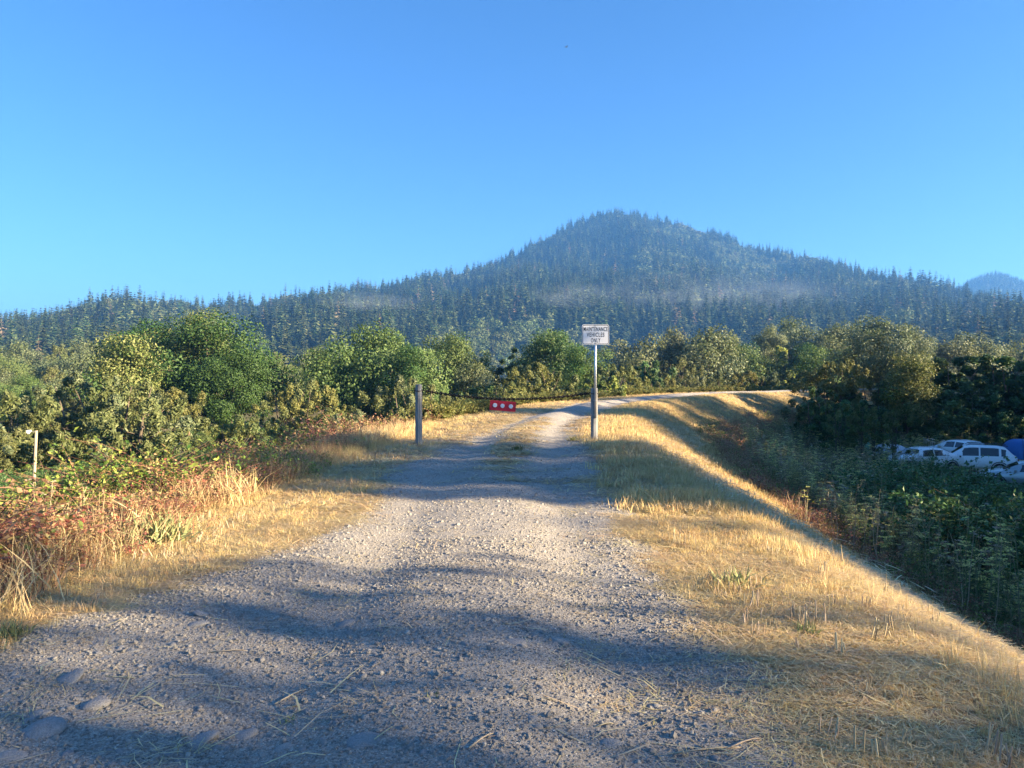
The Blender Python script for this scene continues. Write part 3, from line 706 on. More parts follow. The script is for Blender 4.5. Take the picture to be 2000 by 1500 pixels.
HB = [crown_mesh('hill_tree', 310+i, [M['hillbroad']], shape='round', nc=30, nl=1300, leaf=0.038, crad=0.15, aspect=1.3)[0] for i in range(3)]
HBL = crown_mesh('hill_tree', 315, [M['hillbroad']], shape='round', nc=30, nl=1300, leaf=0.038, crad=0.15, aspect=1.3)[0]

r = np.random.default_rng(11)
# points even over the slope: grid in depth with spacing of about 9 m
N0 = 66000
yy = np.sqrt(r.random(N0)*(1870**2-320**2)+320**2); pp = r.uniform(-330, 2330, N0); xx = (pp-1000)/F*yy
zz = height(xx, yy)
drr = np.interp(pp, DRX, DRY)
d0r = np.interp(pp, [0, 700, 1200, 1600, 2000], [330, 450, 640, 520, 330])
ok = (yy < drr*1.06) & (yy > d0r*0.98)
dens = np.clip(0.62+1.5*fbm(xx/45, yy/45, 91, 3), 0.12, 1)
ok &= r.random(N0) < dens
xx, yy, zz, pp = xx[ok], yy[ok], zz[ok], pp[ok]
n = len(xx)
bro = fbm(xx/110, yy/110, 63, 3) + 0.10*(pp > 1450) + 0.10*(zz < 22) - 0.04
isb = (bro > 0.10) & (r.random(n) < 0.8)
Hc = (15+20*r.random(n)**1.4)*(0.70+0.60*vn(xx/70, yy/70, 4))*np.interp(yy, [250, 700, 1500], [.85, 1.0, 1.0])
Hc = np.where(isb, Hc*0.55, Hc)
kindi = np.where(isb, 6+r.integers(0, 4, n), np.where(r.random(n) < 0.025, 5, r.integers(0, 5, n)))
Wc = np.where(isb, Hc*r.uniform(.9, 1.3, n), Hc*r.uniform(.85, 1.35, n))
P = np.stack([xx, yy, zz-1.0], 1); SCL = np.stack([Wc, Wc, Hc], 1)
# the 300 conifers that show largest are trees of their own
ytop = HZ-(zz+Hc-CAMZ)/yy*F; hpx = Hc/yy*F
cand = np.where((~isb) & (ytop < 668) & (pp > -15) & (pp < 2015) & ((pp < 180) | (pp > 520) | (ytop < 600)) )[0]
big = cand[np.argsort(-hpx[cand])[:300]]
bigset = np.zeros(n, bool); bigset[big] = True
ALLK = CON + [CONB] + HB + [HBL]
for j in big:
    br = kindi[j] == 5
    reg = 0 if pp[j] < 700 else 1 if pp[j] < 1400 else 2
    lb = (['browned conifer among the green ones on the left-hand ridge', 'browned conifer at the foot of the mountain behind the sign', 'browned conifer on the hazy right-hand slope'] if br else
          ['tall conifer in the hazy forest on the left-hand ridge', 'tall conifer on the lower mountainside behind the gate', 'tall pale conifer on the hazy right-hand slope'])[reg]
    o = link('conifer_tree', ALLK[kindi[j]], None, tuple(P[j]), (0, 0, r.uniform(0, 6.28)), tuple(SCL[j]))
    tag(o, lb, 'conifer', ['conifers nearest on the left-hand ridge', 'conifers nearest below the peak', 'conifers nearest on the right-hand slope'][reg])
rest = ~bigset
rot = np.zeros((n, 3)); rot[:, 2] = r.uniform(0, 6.28, n); rot[:, :2] = r.normal(0, .03, (n, 2))
scatter('forest', ALLK, P[rest], SCL[rest], rot[rest], 'dense conifer forest covering the mountain, fading in blue haze', None, kindi[rest])
# the woods on the far hill
nf = 2500
yf = r.uniform(1900, 2750, nf); pf = r.uniform(1800, 2150, nf); xf = (pf-1000)/F*yf; zf = height(xf, yf)
scatter('far_forest', CON, np.stack([xf, yf, zf-3], 1), np.stack([np.full(nf, 22.)]*2+[r.uniform(18, 28, nf)], 1), rot_rand(nf, 0), 'forest on the farthest hill at the right edge')
# ------------------------------------------------------------------ ground cover on the levee (stuff: nobody could count it)
def near(y, d0=6.0): return np.minimum(1, (d0/np.maximum(y, 0.5))**1.3)
offtrack = lambda x, y: (track_lift(x, y, *lat_of(x, y))+0.004 < 0.004)
# upright stubble and grass of the right verge and bank
tuft = [blade_mesh('tuft', M['drygrass'], 26, 0.13, .6, .045, .35, .0022, 400+i) for i in range(5)]
tuft_far = [blade_mesh('tuft', M['drygrass'], 30, 0.20, .6, .10, .4, .006, 410+i) for i in range(4)]
def pr_right(x, y, l, s):
    p = sst(l, 1.35, 1.9)*(l < 12)*(0.45+0.9*vn(x*1.1, y*1.1, 2))
    return np.clip(p, 0, 1)*(l < np.interp(s, [0, 15, 35], [10.5, 9.5, 6.5])+0.5)
P, l, s = sample((0.5, 9), (1.2, 15), 42000, lambda x, y, l, s: pr_right(x, y, l, s)*np.minimum(1, (6/np.maximum(y, .5)))*np.where(l > 3.6, .6, 1), 1)
sc_ = rng.uniform(.35, 1.05, len(P))*(0.35+1.1*vn(P[:, 0]*1.4, P[:, 1]*1.4, 14)**1.3)*np.interp(l, [1.4, 2.0, 2.7], [.55, .9, 1.25])
scatter('dry_grass', tuft, P, sc_, rot_rand(len(P), .14), 'short golden dry grass stubble on the right-hand verge')
P, l, s = sample((1, 45), (9, 80), 150000, lambda x, y, l, s: pr_right(x, y, l, s)*np.minimum(1, 24/y), 2)
scatter('dry_grass', tuft_far, P, rng.uniform(.4, 1.0, len(P)), rot_rand(len(P), .15), 'mown tan grass on the right-hand bank of the levee')
fr_ = [blade_mesh('tuft', M['drygrass'], 9, .22, .5, .05, .30, .0022, 415+i) for i in range(4)]
P, l, s = sample((1.5, 5.5), (2, 22), 16000, lambda x, y, l, s: sst(l, 2.5, 2.95)*sst(-l, -4.0, -3.2)*np.minimum(1, 8/y)*(.3+vn(x*1.5, y*1.5, 48)), 11)
scatter('dry_grass', fr_, P, rng.uniform(.3, .95, len(P)), rot_rand(len(P), .16), 'longer upright golden blades fringing the shoulder of the right bank')
P, l, s = sample((-6, 0), (2.5, 13), 22000, lambda x, y, l, s: sst(-l, 1.7, 2.3)*sst(l, -4.4, -3.6)*offtrack(x, y)*(.15+1.1*vn(x*1.6, y*1.6, 49)), 12)
scatter('dry_grass', tuft, P, rng.uniform(.25, .8, len(P)), rot_rand(len(P), .3), 'short trampled straw-coloured stubble on the left verge')
# verge fringe beyond the gate on both sides and the spit in front of it
P, l, s = sample((-6, 40), (9, 80), 60000, lambda x, y, l, s: offtrack(x, y)*(l > -4.2)*(l < 1.8)*(0.3+vn(x, y, 2))*np.minimum(1, 22/y)*(1-0.55*((l > -1.6) & (l < 1.3) & (s < 15))), 3)
scatter('dry_grass', tuft_far, P, rng.uniform(.15, .45, len(P))*np.where(l < -1.9, 1.7, 1), rot_rand(len(P), .2), 'pale flattened grass along the track near the gate')
# fallen straw
strawn = [litter(85, .10, .09, 420+i, M['straw']) for i in range(4)]
strawf = [litter(30, .30, .16, 430+i, M['straw'], .005) for i in range(3)]
def pr_straw(x, y, l, s):
    edge = np.where(l < 0, track_half(s, -1)+l, track_half(s, 1)-l)
    return np.clip(sst(-edge, -0.35, .25)*(0.35+.9*vn(x*1.5, y*1.5, 6))*np.where((l > 0) & (l < 2.6), .12+sst(vn(x*1.1+.7*y, y*1.1, 46), .35, .6), 1)+0.022+0.05*sst(vn(x*1.3, y*1.3, 66), .7, .95), 0, 1)*(l > -4.6)*(l < 5)
P, l, s = sample((-6, 6), (1.2, 12), 56000, pr_straw, 4)
scatter('fallen_straw', strawn, P, rng.uniform(.6, 1.3, len(P)), rot_rand(len(P), .04), 'loose dry straw lying along the edges of the gravel')
P, l, s = sample((-7, 8), (9, 34), 26000, lambda x, y, l, s: np.maximum(pr_straw(x, y, l, s)*.5, .3*offtrack(x, y)*(l > -4)*(l < 3)), 5)
scatter('fallen_straw', strawf, P, rng.uniform(.7, 1.3, len(P)), rot_rand(len(P), .04), 'matted pale straw around the gate')
# a few long straws across the gravel
lng = [litter(2, .38, .05, 440+i, M['straw'], .003, .04) for i in range(5)]
P, l, s = sample((-3, 2.6), (1.4, 10), 900, lambda x, y, l, s: 0.75+0*x, 6)
scatter('fallen_straw', lng, P+np.array([0, 0, .014]), rng.uniform(.4, 1.2, len(P)), rot_rand(len(P), .03), 'single long straws scattered over the shaded gravel')
# gravel
gst = [stone_mesh('stone', 450+i, M['gravel'], [.55, .7, .45, .6, .5, .65][i], .2, 1, [0, .5, .4, 0, .6, .3][i]) for i in range(6)]
def on(x, y, l, s): return (track_lift(x, y, l, s)+0.004 > 0.002)*1.0
def lift(P, l, s): 
    P = P.copy(); P[:, 2] += np.maximum(0, track_lift(P[:, 0], P[:, 1], l, s)+.004); return P
P, l, s = sample((-3.4, 2.4), (1.6, 7.5), 80000, lambda x, y, l, s: on(x, y, l, s)*(.35+.9*vn(x*2.2, y*2.2, 8))*np.minimum(1, 4.5/y), 7)
sz = .0038+.0065*rng.random(len(P))**2+.014*rng.random(len(P))**10; 
scatter('gravel', gst, lift(P, l, s)+np.array([0, 0, .001]), sz, rot_rand(len(P), .5), 'fine loose gravel on the near part of the track')
P, l, s = sample((-3, 2.4), (5, 24), 50000, lambda x, y, l, s: on(x, y, l, s)*(.3+.9*vn(x*1.6, y*1.6, 8))*np.minimum(1, 9/y), 8)
sz = .007+.008*rng.random(len(P))**2+.016*rng.random(len(P))**10
scatter('gravel', gst, lift(P, l, s), sz, rot_rand(len(P), .5), 'coarse sunlit gravel on the middle of the track')
P, l, s = sample((-3.6, 2.6), (1.8, 16), 9000, lambda x, y, l, s: on(x, y, l, s)*.9*(.15+.9*vn(x*1.7, y*1.7, 28)**2)*np.minimum(1, 7/y), 10)
sz = .009+.012*rng.random(len(P))**2+.016*rng.random(len(P))**9
scatter('gravel', [stone_mesh('stone', 470+i, M['gravel'], .7, .25, 1, [.6, .3, .8, .5][i]) for i in range(4)], lift(P, l, s)+np.array([0, 0, .002]), sz, rot_rand(len(P), .6), 'loose angular stones lying on the track')
P, l, s = sample((-3.6, 2.6), (1.6, 6.5), 2600, lambda x, y, l, s: on(x, y, l, s)*.9*(.3+vn(x*1.1, y*1.1, 18)), 9)
sz = .012+.016*rng.random(len(P))**2
scatter('gravel', [stone_mesh('stone', 460+i, M['cobble'], .5, .14, 2) for i in range(5)], lift(P, l, s)-np.array([0, 0, .003]), sz, rot_rand(len(P), .2), 'small rounded pebbles bedded in the near gravel')

# cobbles one can point at (pixel of the photo, width px, tilt, label)
COB = [(70, 1500-60, 110, .3, 'long grey cobble in the bottom left corner'), (305//3, 1434, 44, 0, 'oval blue-grey cobble left of the dark hole'), (62, 1405, 90, .35, 'large flat brown-grey cobble above the oval one, bottom left'),
       (130, 1335, 66, .4, 'pale slanting slab-like cobble near the left edge'), (38, 1328, 42, 0, 'flat cobble at the left edge'), (180, 1380, 74, .2, 'large brownish cobble right of the dark hole'),
       (112, 1316, 20, 0, 'small round grey cobble above the slab-like one'), (192, 1347, 18, 0, 'small bright white stone among the left cobbles'), (258, 1276, 40, .1, 'oval blue-grey cobble by the straw, left'),
       (133, 1290, 28, .2, 'pale oval cobble near the left straw'), (205, 1292, 32, .1, 'mauve-grey flat cobble at the left'), (385, 1452, 104, .28, 'long low cobble in the bottom centre-left'),
       (470, 1446, 60, .2, 'dark wet-looking slab of stone at the bottom'), (398, 1208, 34, -.3, 'angular pale stone at the upper left of the shade'), (388, 1226, 36, 0, 'round grey cobble below the angular pale stone'),
       (320, 1230, 30, 0, 'dark cobble at the upper left of the shade'), (1086, 1259, 38, 0, 'pale rounded cobble right of centre'), (1008, 1264, 44, 0, 'flat grey cobble left of the pale rounded one'),
       (832, 1356, 40, 0, 'rounded grey cobble in the middle foreground'), (705, 1360, 34, 0, 'dark rounded cobble left of the middle'), (722, 1458, 80, .1, 'large half-buried cobble at the bottom centre'),
       (1195, 1468, 70, 0, 'large smooth cobble at the bottom right of the track'), (1035, 1412, 40, 0, 'grey cobble below the middle of the track'), (680, 1226, 44, .1, 'low dark cobble in the shade left of centre'),
       (890, 1391, 16, 0, 'small upright white stone in the middle foreground'), (645, 1289, 26, 0, 'pale pair-like stone left of centre'), (978, 1239, 36, 0, 'brownish flat cobble above the grey flat one'),
       (1128, 1255, 12, 0, 'tiny white round stone right of the pale cobble'), (620, 1340, 30, 0, 'flat blue-grey cobble centre left'), (820, 1262, 40, .1, 'pair of low stones centre left, in the shade'), (545, 1255, 36, 0, 'pinkish half-sunk cobble left of centre'),
       (500, 1235, 30, .1, 'dark shard-like stone near the upper shade edge'), (20, 1486, 70, .1, 'rounded cobble at the very bottom left'), (560, 1470, 46, 0, 'smooth cobble at the bottom, left of centre')]
for i, (px, py, wp, tl, lb) in enumerate(COB):
    gx_, gy_ = ground_at(px, py); sc_ = wp/F*gy_/2*.88
    me = stone_mesh('cobble', 500+i, M['cobble'], .32, .30, 3)
    l, s = lat_of([gx_], [gy_]); up = max(0, float(track_lift(np.array([gx_]), np.array([gy_]), l, s)[0]))
    o = link('cobble', me, None, (gx_, gy_, hgt(gx_, gy_)+up-sc_*0.10), (random.uniform(-.15, .15), -tl, random.uniform(-.5, .5)), (sc_, sc_*1.25, sc_*(1.0 if wp > 20 else 1.6)))
    tag(o, lb, 'stone', 'cobbles bedded in the near gravel')

# ---- left verge: tall dry grass, brambles and red stems
grass_t = [blade_mesh('grass', M['drygrass'], 26, .50, .5, .07, .35, .0035, 520+i) for i in range(4)]
grass_r = [blade_mesh('stems', M['redgrass'], 22, .50, .5, .10, .40, .0035, 530+i) for i in range(4)]
P, l, s = sample((-9, -1), (4.5, 24), 26000, lambda x, y, l, s: sst(-l, 2.5, 3.2)*sst(l, -6.5, -5)*(.15+1.1*vn(x*.9, y*.9, 22))*np.where(y < 9, .20+.35*sst(l, -4.2, -3.2), .75), 20)
sc_ = rng.uniform(.35, .9, len(P))*np.interp(P[:, 1], [5, 10, 14, 24], [.34, .5, .75, .8])*(0.45+.55*sst(-l, 2.6, 3.6))
scatter('dry_grass', grass_t, P, sc_, rot_rand(len(P), .18), 'tall golden dry grass along the left-hand verge')
P, l, s = sample((-9, -2), (4, 22), 9000, lambda x, y, l, s: sst(-l, 3.0, 3.6)*sst(l, -7.5, -5)*(vn(x*.8, y*.8, 26) > .40)*.5, 24)
scatter('dry_grass', [blade_mesh('grass', M['straw'], 12, .55, .5, .10, .30, .004, 525+i) for i in range(4)], P, rng.uniform(.5, 1.1, len(P)), rot_rand(len(P), .2), 'tall pale dry stems standing through the left-hand brambles')
P, l, s = sample((-11, -2), (4, 22), 16000, lambda x, y, l, s: sst(-l, 3.0, 3.8)*sst(l, -8.5, -6)*(vn(x*.6, y*.6, 23) > .42)*.4, 21)
scatter('dead_stems', grass_r, P, rng.uniform(.5, 1.0, len(P)), rot_rand(len(P), .2), 'reddish dead stems tangled through the left-hand brambles')

def bramble(seed, lm, n=120, h=.5, leaf=.019, canes=9):
    r = np.random.default_rng(seed); mb = MB(); pts = []
    for c in range(canes):
        a = r.uniform(0, 6.28); L = h*r.uniform(.7, 1.5); p0 = np.array([*r.normal(0, .10, 2), -.05]); d = np.array([math.cos(a), math.sin(a), 0])
        ps = [p0+d*L*t*r.uniform(.8, 1)*(.9*t+.1)+np.array([0, 0, L*(1.25*t-.75*t*t)]) for t in np.linspace(0, 1, 6)]
        mb.tube([tuple(p) for p in ps], [.0045, .004, .0035, .003, .002, .001], 3, 0, False)
        pts += [ps[i]+(ps[i+1]-ps[i])*r.random() for i in list(range(1, 5))*int(n/canes/4)]
    V = []; Q = []
    for p in pts:
        c = p+r.normal(0, .03, 3)
        for q in range(r.integers(2, 4)):
            nn = unit((r.normal(0, .6, (1, 3))+np.array([[0, 0, .8]])))[0]; t = unit(np.cross(nn, r.normal(0, 1, 3))[None])[0]; b = np.cross(nn, t); s_ = leaf*r.uniform(.6, 1.3)
            cc = c+t*s_*1.1; k = len(V); V += [cc-t*s_, cc+b*s_*.62-t*s_*.1+nn*s_*.15, cc+t*s_, cc-b*s_*.62-t*s_*.1+nn*s_*.15]; Q.append((k, k+1, k+2, k+3))
    mb.add(V, Q, (), 1)
    return mb.mesh('bramble', [M['cane'], lm])
br_g = [bramble(540+i, M['bramble']) for i in range(4)]; br_r = [bramble(550+i, M['bramble_red']) for i in range(4)]
P, l, s = sample((-16, -2), (5.4, 26), 40000, lambda x, y, l, s: sst(-l, 3.1, 4.0)*(l > -10)*np.where(l > -4.3, .5, .9)*(.25+.9*vn(x*.8, y*.8, 24))*np.minimum(1, 12/y)*(1-.75*sst(y, 10, 15)), 22)
green = vn(P[:, 0]*.55, P[:, 1]*.55, 25)+.18*(l < -4.6)-.03*(P[:, 1]-6)
idx = np.where(green > .42, rng.integers(0, 4, len(P)), 4+rng.integers(0, 4, len(P)))
P[:, 2] += np.where(l < -5, .12, 0)
scatter('bramble_thicket', br_g+br_r, P, rng.uniform(.7, 1.25, len(P))*np.interp(P[:, 1], [5, 14, 22], [.98, 1.0, .8])*np.interp(l, [-5, -3.4], [1.2, .6])*(.45+1.15*vn(P[:, 0]*1.3, P[:, 1]*1.3, 92)), rot_rand(len(P), .3), 'sprawling brambles with green, yellow and reddened leaves on the left bank', None, idx)
# undergrowth of the left bank and floor, dark leafy
thk = [bramble(560+i, M['thicket'], 320, 1.1, .042, 9) for i in range(4)]
P, l, s = sample((-60, -4), (9, 75), 52000, lambda x, y, l, s: (l < -8)*np.minimum(1, 30/y)*.9*(vn(x*.2, y*.2, 44) > .30-.1*(y > 40)), 23)
scatter('undergrowth', thk, P, rng.uniform(.5, 1.0, len(P)), rot_rand(len(P), .2), 'leafy green undergrowth below the left bank')
P, l, s = sample((-14, 40), (26, 95), 26000, lambda x, y, l, s: (l < -3.6)*(l > -16)*np.minimum(1, 45/y)*.7, 25)
scatter('undergrowth', [bramble(570+i, M['olive'], 160, .9, .07, 8) for i in range(3)], P, rng.uniform(.4, .9, len(P)), rot_rand(len(P), .2), 'yellow-green scrub along the far side of the levee')

# ---- right bank foot: reddish weeds, fennel, brambles
def fennel(seed, h=1.7, nst=5, dry=False, frond=True):
    r = np.random.default_rng(seed); mb = MB()
    LV = []; LQ = []; UV = []; UQ = []
    for c in range(nst):
        a = r.uniform(0, 6.28); H = h*r.uniform(.7, 1.05); le = r.uniform(.03, .16); b0 = np.array([*r.normal(0, .10, 2), -.08])
        dd = np.array([math.cos(a), math.sin(a), 0]); ps = [b0+dd*H*le*t*t+np.array([*r.normal(0, .012, 2), H*t]) for t in np.linspace(0, 1, 7)]
        mb.tube([tuple(p) for p in ps], np.linspace(.009, .003, 7), 4, 0, False)
        for q in range(r.integers(3, 6)):
            t = r.uniform(.5, 1); i = min(5, int(t*6)); p = ps[i]+(ps[i+1]-ps[i])*(t*6-i if t < 1 else 1)
            a2 = r.uniform(0, 6.28); L = r.uniform(.12, .34)*(1.2-t*.6)*h/1.7; e = p+np.array([math.cos(a2)*L*.7, math.sin(a2)*L*.7, L])
            mb.tube([tuple(p), tuple((p+e)/2+np.array([math.cos(a2)*L*.12, math.sin(a2)*L*.12, -L*.05])), tuple(e)], [.004, .003, .002], 3, 0, False)
            ru = r.uniform(.045, .095)*h/1.7
            for u in range(9):
                aa = r.uniform(0, 6.28); rr = ru*math.sqrt(r.random()); cc = e+np.array([math.cos(aa)*rr, math.sin(aa)*rr, .02-.25*rr+r.normal(0, .004)]); z = ru*.28
                mb.tube([tuple(e-np.array([0, 0, .01])), tuple(cc)], [.0012, .001], 3, 0, False)
                k = len(UV); UV += [cc+np.array([-z, 0, 0]), cc+np.array([0, -z, .25*z]), cc+np.array([z, 0, 0]), cc+np.array([0, z, -.25*z])]; UQ.append((k, k+1, k+2, k+3))
        if frond and not dry:
            for q in range(26):
                t = r.random()**1.3*.75+.03; i = int(t*6); p = ps[i]+(ps[i+1]-ps[i])*(t*6-i); a2 = r.uniform(0, 6.28); L = r.uniform(.12, .30)*(1.1-t)
                dv = np.array([math.cos(a2), math.sin(a2), r.uniform(.1, .9)])
                for w_ in range(5):
                    d2 = unit((dv+r.normal(0, .35, 3))[None])[0]; e = p+d2*L; s_ = unit(np.cross(d2, r.normal(0, 1, 3))[None])[0]*.004
                    k = len(LV); LV += [p-s_, p+s_, e+s_*.3, e-s_*.3]; LQ.append((k, k+1, k+2, k+3))
    if UV: mb.add(UV, UQ, (), 1)
    if LV: mb.add(LV, LQ, (), 2)
    return mb.mesh('fennel', [M['drystem'] if dry else M['fennelstem'], M['drystem'] if dry and seed % 2 else M['umbel'], M['fennelleaf']])
fen = [fennel(600+i) for i in range(5)]; fdry = [fennel(610+i, 1.6, 4, True) for i in range(3)]
def st_of(s): return np.interp(s, [0, 15, 35], [10.5, 9.5, 6.5])
P, l, s = sample((4, 45), (10, 78), 26000, lambda x, y, l, s: sst(l, st_of(s)+.2, st_of(s)+1.4)*(1-sst(l, st_of(s)+7, st_of(s)+12))*(.35+.8*vn(x*.35, y*.35, 31))*np.minimum(1, 24/y)*.95*(l < 24), 30)
scatter('fennel_stand', fen+fdry, P, rng.uniform(.65, 1.15, len(P))*np.interp(l-st_of(s), [0, 3], [.75, 1.05]), rot_rand(len(P), .07), 'dense stand of tall grey-green fennel at the foot of the right bank', None, np.where(rng.random(len(P)) < .66, rng.integers(0, 5, len(P)), 5+rng.integers(0, 3, len(P))))
P, l, s = sample((4, 40), (9, 60), 40000, lambda x, y, l, s: sst(l, st_of(s)-1.6, st_of(s)-.3)*(1-sst(l, st_of(s)+1.5, st_of(s)+3))*np.minimum(1, 24/y)*.8*(.3+vn(x*.6, y*.6, 33)), 31)
scatter('dead_stems', grass_r+[br_r[0], br_g[1], br_r[2]], P, rng.uniform(.6, 1.6, len(P)), rot_rand(len(P), .2), 'reddish-brown dead weeds at the foot of the right bank')
P, l, s = sample((8, 50), (10, 48), 26000, lambda x, y, l, s: sst(l, st_of(s)+2.8, st_of(s)+6.0)*np.minimum(1, 26/y)*.55*(l < np.interp(y, [10, 30, 36, 44, 48], [40, 26, 22, 14, 12])), 32)
topz = np.interp(l-st_of(s), [1, 4, 9], [.7, 1.05, 1.35])*np.interp(P[:, 1], [14, 24, 32, 40], [1.15, 1.1, .80, .58])*(.65+.7*vn(P[:, 0]*.5, P[:, 1]*.5, 47))*np.where((P[:, 0]/P[:, 1] > .60) & (P[:, 1] > 22), .62, 1)
scatter('bramble_thicket', thk, P+np.stack([0*topz, 0*topz, np.maximum(0, topz-.7)*.9], 1), topz*rng.uniform(.9, 1.3, len(P)), rot_rand(len(P), .25), 'dark green bramble thicket between the right bank and the parked cars')
# bits of litter-pale yarrow heads low on the right bank
yar = [fennel(620+i, .35, 3, True) for i in range(2)]
P, l, s = sample((3, 18), (6, 34), 900, lambda x, y, l, s: sst(l, st_of(s)-2.5, st_of(s)-1)*(l < st_of(s)+1)*.8, 33)
scatter('yarrow', yar, P, rng.uniform(.35, .7, len(P)), rot_rand(len(P), .15), 'low faded flower heads along the foot of the right bank')

# fennel plants one can point at
FN = [(1632, 1010, 905, 1, 20, 'tall bleached stalk pair standing highest at the left of the right-hand weeds'), (1676, 1000, 925, 1, 19, 'single thin bleached stalk right of the tall pair'),
      (1705, 1040, 945, 1, 18, 'clump of pale dead stalks below the fennel'), (1575, 1000, 945, 1, 21, 'short reddish stalk among dead weeds, leftmost of the stalks'), (1560, 985, 940, 1, 22.5, 'short brown stalk beside the leftmost stalk'),
      (1822, 1075, 968, 0, 16.5, 'fennel with yellow umbels and many pale stems, right of centre of the weeds'), (1905, 1090, 955, 0, 16.5, 'fennel with bare dark stems between yellow heads'),
      (1945, 1100, 960, 0, 16, 'tall fennel with broad yellow umbels at the right'), (1960, 1120, 990, 1, 15.5, 'long crooked bleached stalk at the right'), (1985, 1080, 1010, 0, 15.5, 'fennel with yellow heads cut by the right edge'),
      (1712, 935, 855, 0, 27, 'single tall fennel head rising before the grey tent'), (1880, 1080, 1000, 1, 16, 'thin leaning stalk among dark brambles'), (1790, 1070, 965, 0, 17, 'fennel with small yellow heads left of the many-stemmed one')]
for i, (px, yb, yt, dry, d_, lb) in enumerate(FN):
    x = (px-1000)/F*d_; z = hgt(x, d_); H = CAMZ-(yt-HZ)/F*d_-z
    o = link('dead_stalk' if dry else 'fennel_plant', fennel(650+2*i, 1.7, 2 if dry else 4, bool(dry)), None, (x, d_, z), (0, 0, i*1.3), (min(1.3, H/1.75),)*2+(H/1.75,))
    tag(o, lb, 'plant', 'stalks standing out of the right-hand weeds')
# left side stalks
FL = [(590, 868, 6, 19, 'tallest of the bare pale stalks left of the left post'), (600, 850, 2, 19.5, 'bare pale stalk right of the tallest one'), (575, 880, 4, 18.5, 'shorter bare pale stalk left of the tallest one'),
      (85, 925, 0, 8.5, 'dead brown stalk in front of the leaning pole'), (95, 930, 1, 8.3, 'dead forked stalk right of the leaning pole'), (152, 920, 3, 8.6, 'dead branching stalk right of the small signboard'), (232, 935, 2, 8.8, 'dead leaning stalk right of the bramble shoot')]
for i, (px, yt, sd, d_, lb) in enumerate(FL):
    x = (px-1000)/F*d_; z = hgt(x, d_); H = CAMZ-(yt-HZ)/F*d_-z
    if d_ < 10: H = max(.5, min(H, 1.6))
    o = link('dead_stalk', fennel(681+2*i, 1.7, 1 if d_ < 10 else 3, True), None, (x, d_, z), (0, 0, i*1.1), (H/1.75,)*3)
    tag(o, lb, 'plant', 'dead stalks on the left bank')
# an arching bramble shoot at the left
bs = MB(); 
x0, y0 = (150-1000)/F*7.6, 7.6; zb = hgt(x0, y0)
def atpx(px, py, d): return ((px-1000)/F*d, d, CAMZ-(py-HZ)/F*d)
pth = [atpx(160, 1010, 7.6), atpx(182, 965, 7.55), atpx(205, 940, 7.5), atpx(228, 928, 7.5), atpx(252, 922, 7.5)]
bs.tube(pth, [.006, .005, .004, .003, .0015], 5); V = []; Q = []; rb = np.random.default_rng(5)
for i in range(26):
    t = rb.random()*3.99; k_ = int(t); p = np.array(pth[k_])+(np.array(pth[k_+1])-np.array(pth[k_]))*(t-k_)+rb.normal(0, .012, 3)+np.array([0, 0, .02])
    nn = unit((rb.normal(0, .5, 3)+np.array([0, -.5, .6]))[None])[0]; tv = unit(np.cross(nn, rb.normal(0, 1, 3))[None])[0]; b = np.cross(nn, tv); s_ = rb.uniform(.022, .04)
    k_ = len(V); V += [p-tv*s_, p+b*s_*.6, p+tv*s_, p-b*s_*.6]; Q.append((k_, k_+1, k_+2, k_+3))
root = empty('bramble_shoot', pth[0], 0, 'arching bramble shoot with fresh yellow-green leaves rising above the left thicket', 'plant')
bs.build('cane', M['cane'], root, loc=(-pth[0][0], -pth[0][1], -pth[0][2]))
link('leaves', raw_mesh('leaves', V, Q, None, [M['lime']]), root, (-pth[0][0], -pth[0][1], -pth[0][2]))
# green weeds and cut stubs
for i, (px, py, sz, n_, lb, mt, sd) in enumerate([(1440, 1150, .20, 60, 'small grey-green thistle-like weed on the right verge', 'weed', 1), (305, 1062, .38, 160, 'feathery pale green fennel sprout before the left brambles', 'weed', 2),
        (850, 1370, .05, 26, 'tiny green weed in the middle of the shaded gravel', 'weed', 3), (20, 1248, .13, 90, 'green grass patch at the left edge of the shade', 'weed', 4), (1010, 880, .16, 60, 'low olive weed on the hump before the gate', 'olive', 5),
        (1580, 1240, .10, 40, 'small green tuft amid the golden stubble', 'weed', 6), (570, 1416, .05, 30, 'little moss-green tuft beside the long straw, bottom left', 'weed', 7), (1120, 862, .16, 70, 'olive weed tuft left of the right post foot', 'olive', 8)]):
    gx_, gy_ = ground_at(px, py); o = link('weed', blade_mesh('weed', M[mt], n_, sz, .5, sz*.35, .9, sz*.03+.002, 700+i), None, (gx_, gy_, hgt(gx_, gy_)+.01)); tag(o, lb, 'weed')
stub = []
for i in range(3):
    mb = MB(); rs = np.random.default_rng(710+i)
    for k_ in range(5):
        b = rs.normal(0, .035, 2); h_ = rs.uniform(.05, .13); mb.tube([(b[0], b[1], -.03), (b[0]+rs.normal(0, .012), b[1]+rs.normal(0, .012), h_)], [.003, .0035], 5)
    stub.append(mb.mesh('stub', M['drystem']))
P, l, s = sample((1, 6), (2.4, 10), 420, lambda x, y, l, s: (l > 1.6)*(l < 3.4)*(vn(x*1.2, y*1.2, 88) > .5)*1.0, 40)
scatter('cut_stalks', stub, P, rng.uniform(.7, 1.3, len(P)), rot_rand(len(P), .1), 'cut-off stalk stubs standing in the golden stubble')
P, l, s = sample((-6, -2), (3.6, 9), 500, lambda x, y, l, s: (l > -4.6)*(l < -2.7)*(vn(x*1.2, y*1.2, 89) > .4)*1.0, 41)
scatter('cut_stalks', stub, P, rng.uniform(.6, 1.2, len(P)), rot_rand(len(P), .25), 'broken pale stalks at the edge of the left brambles')
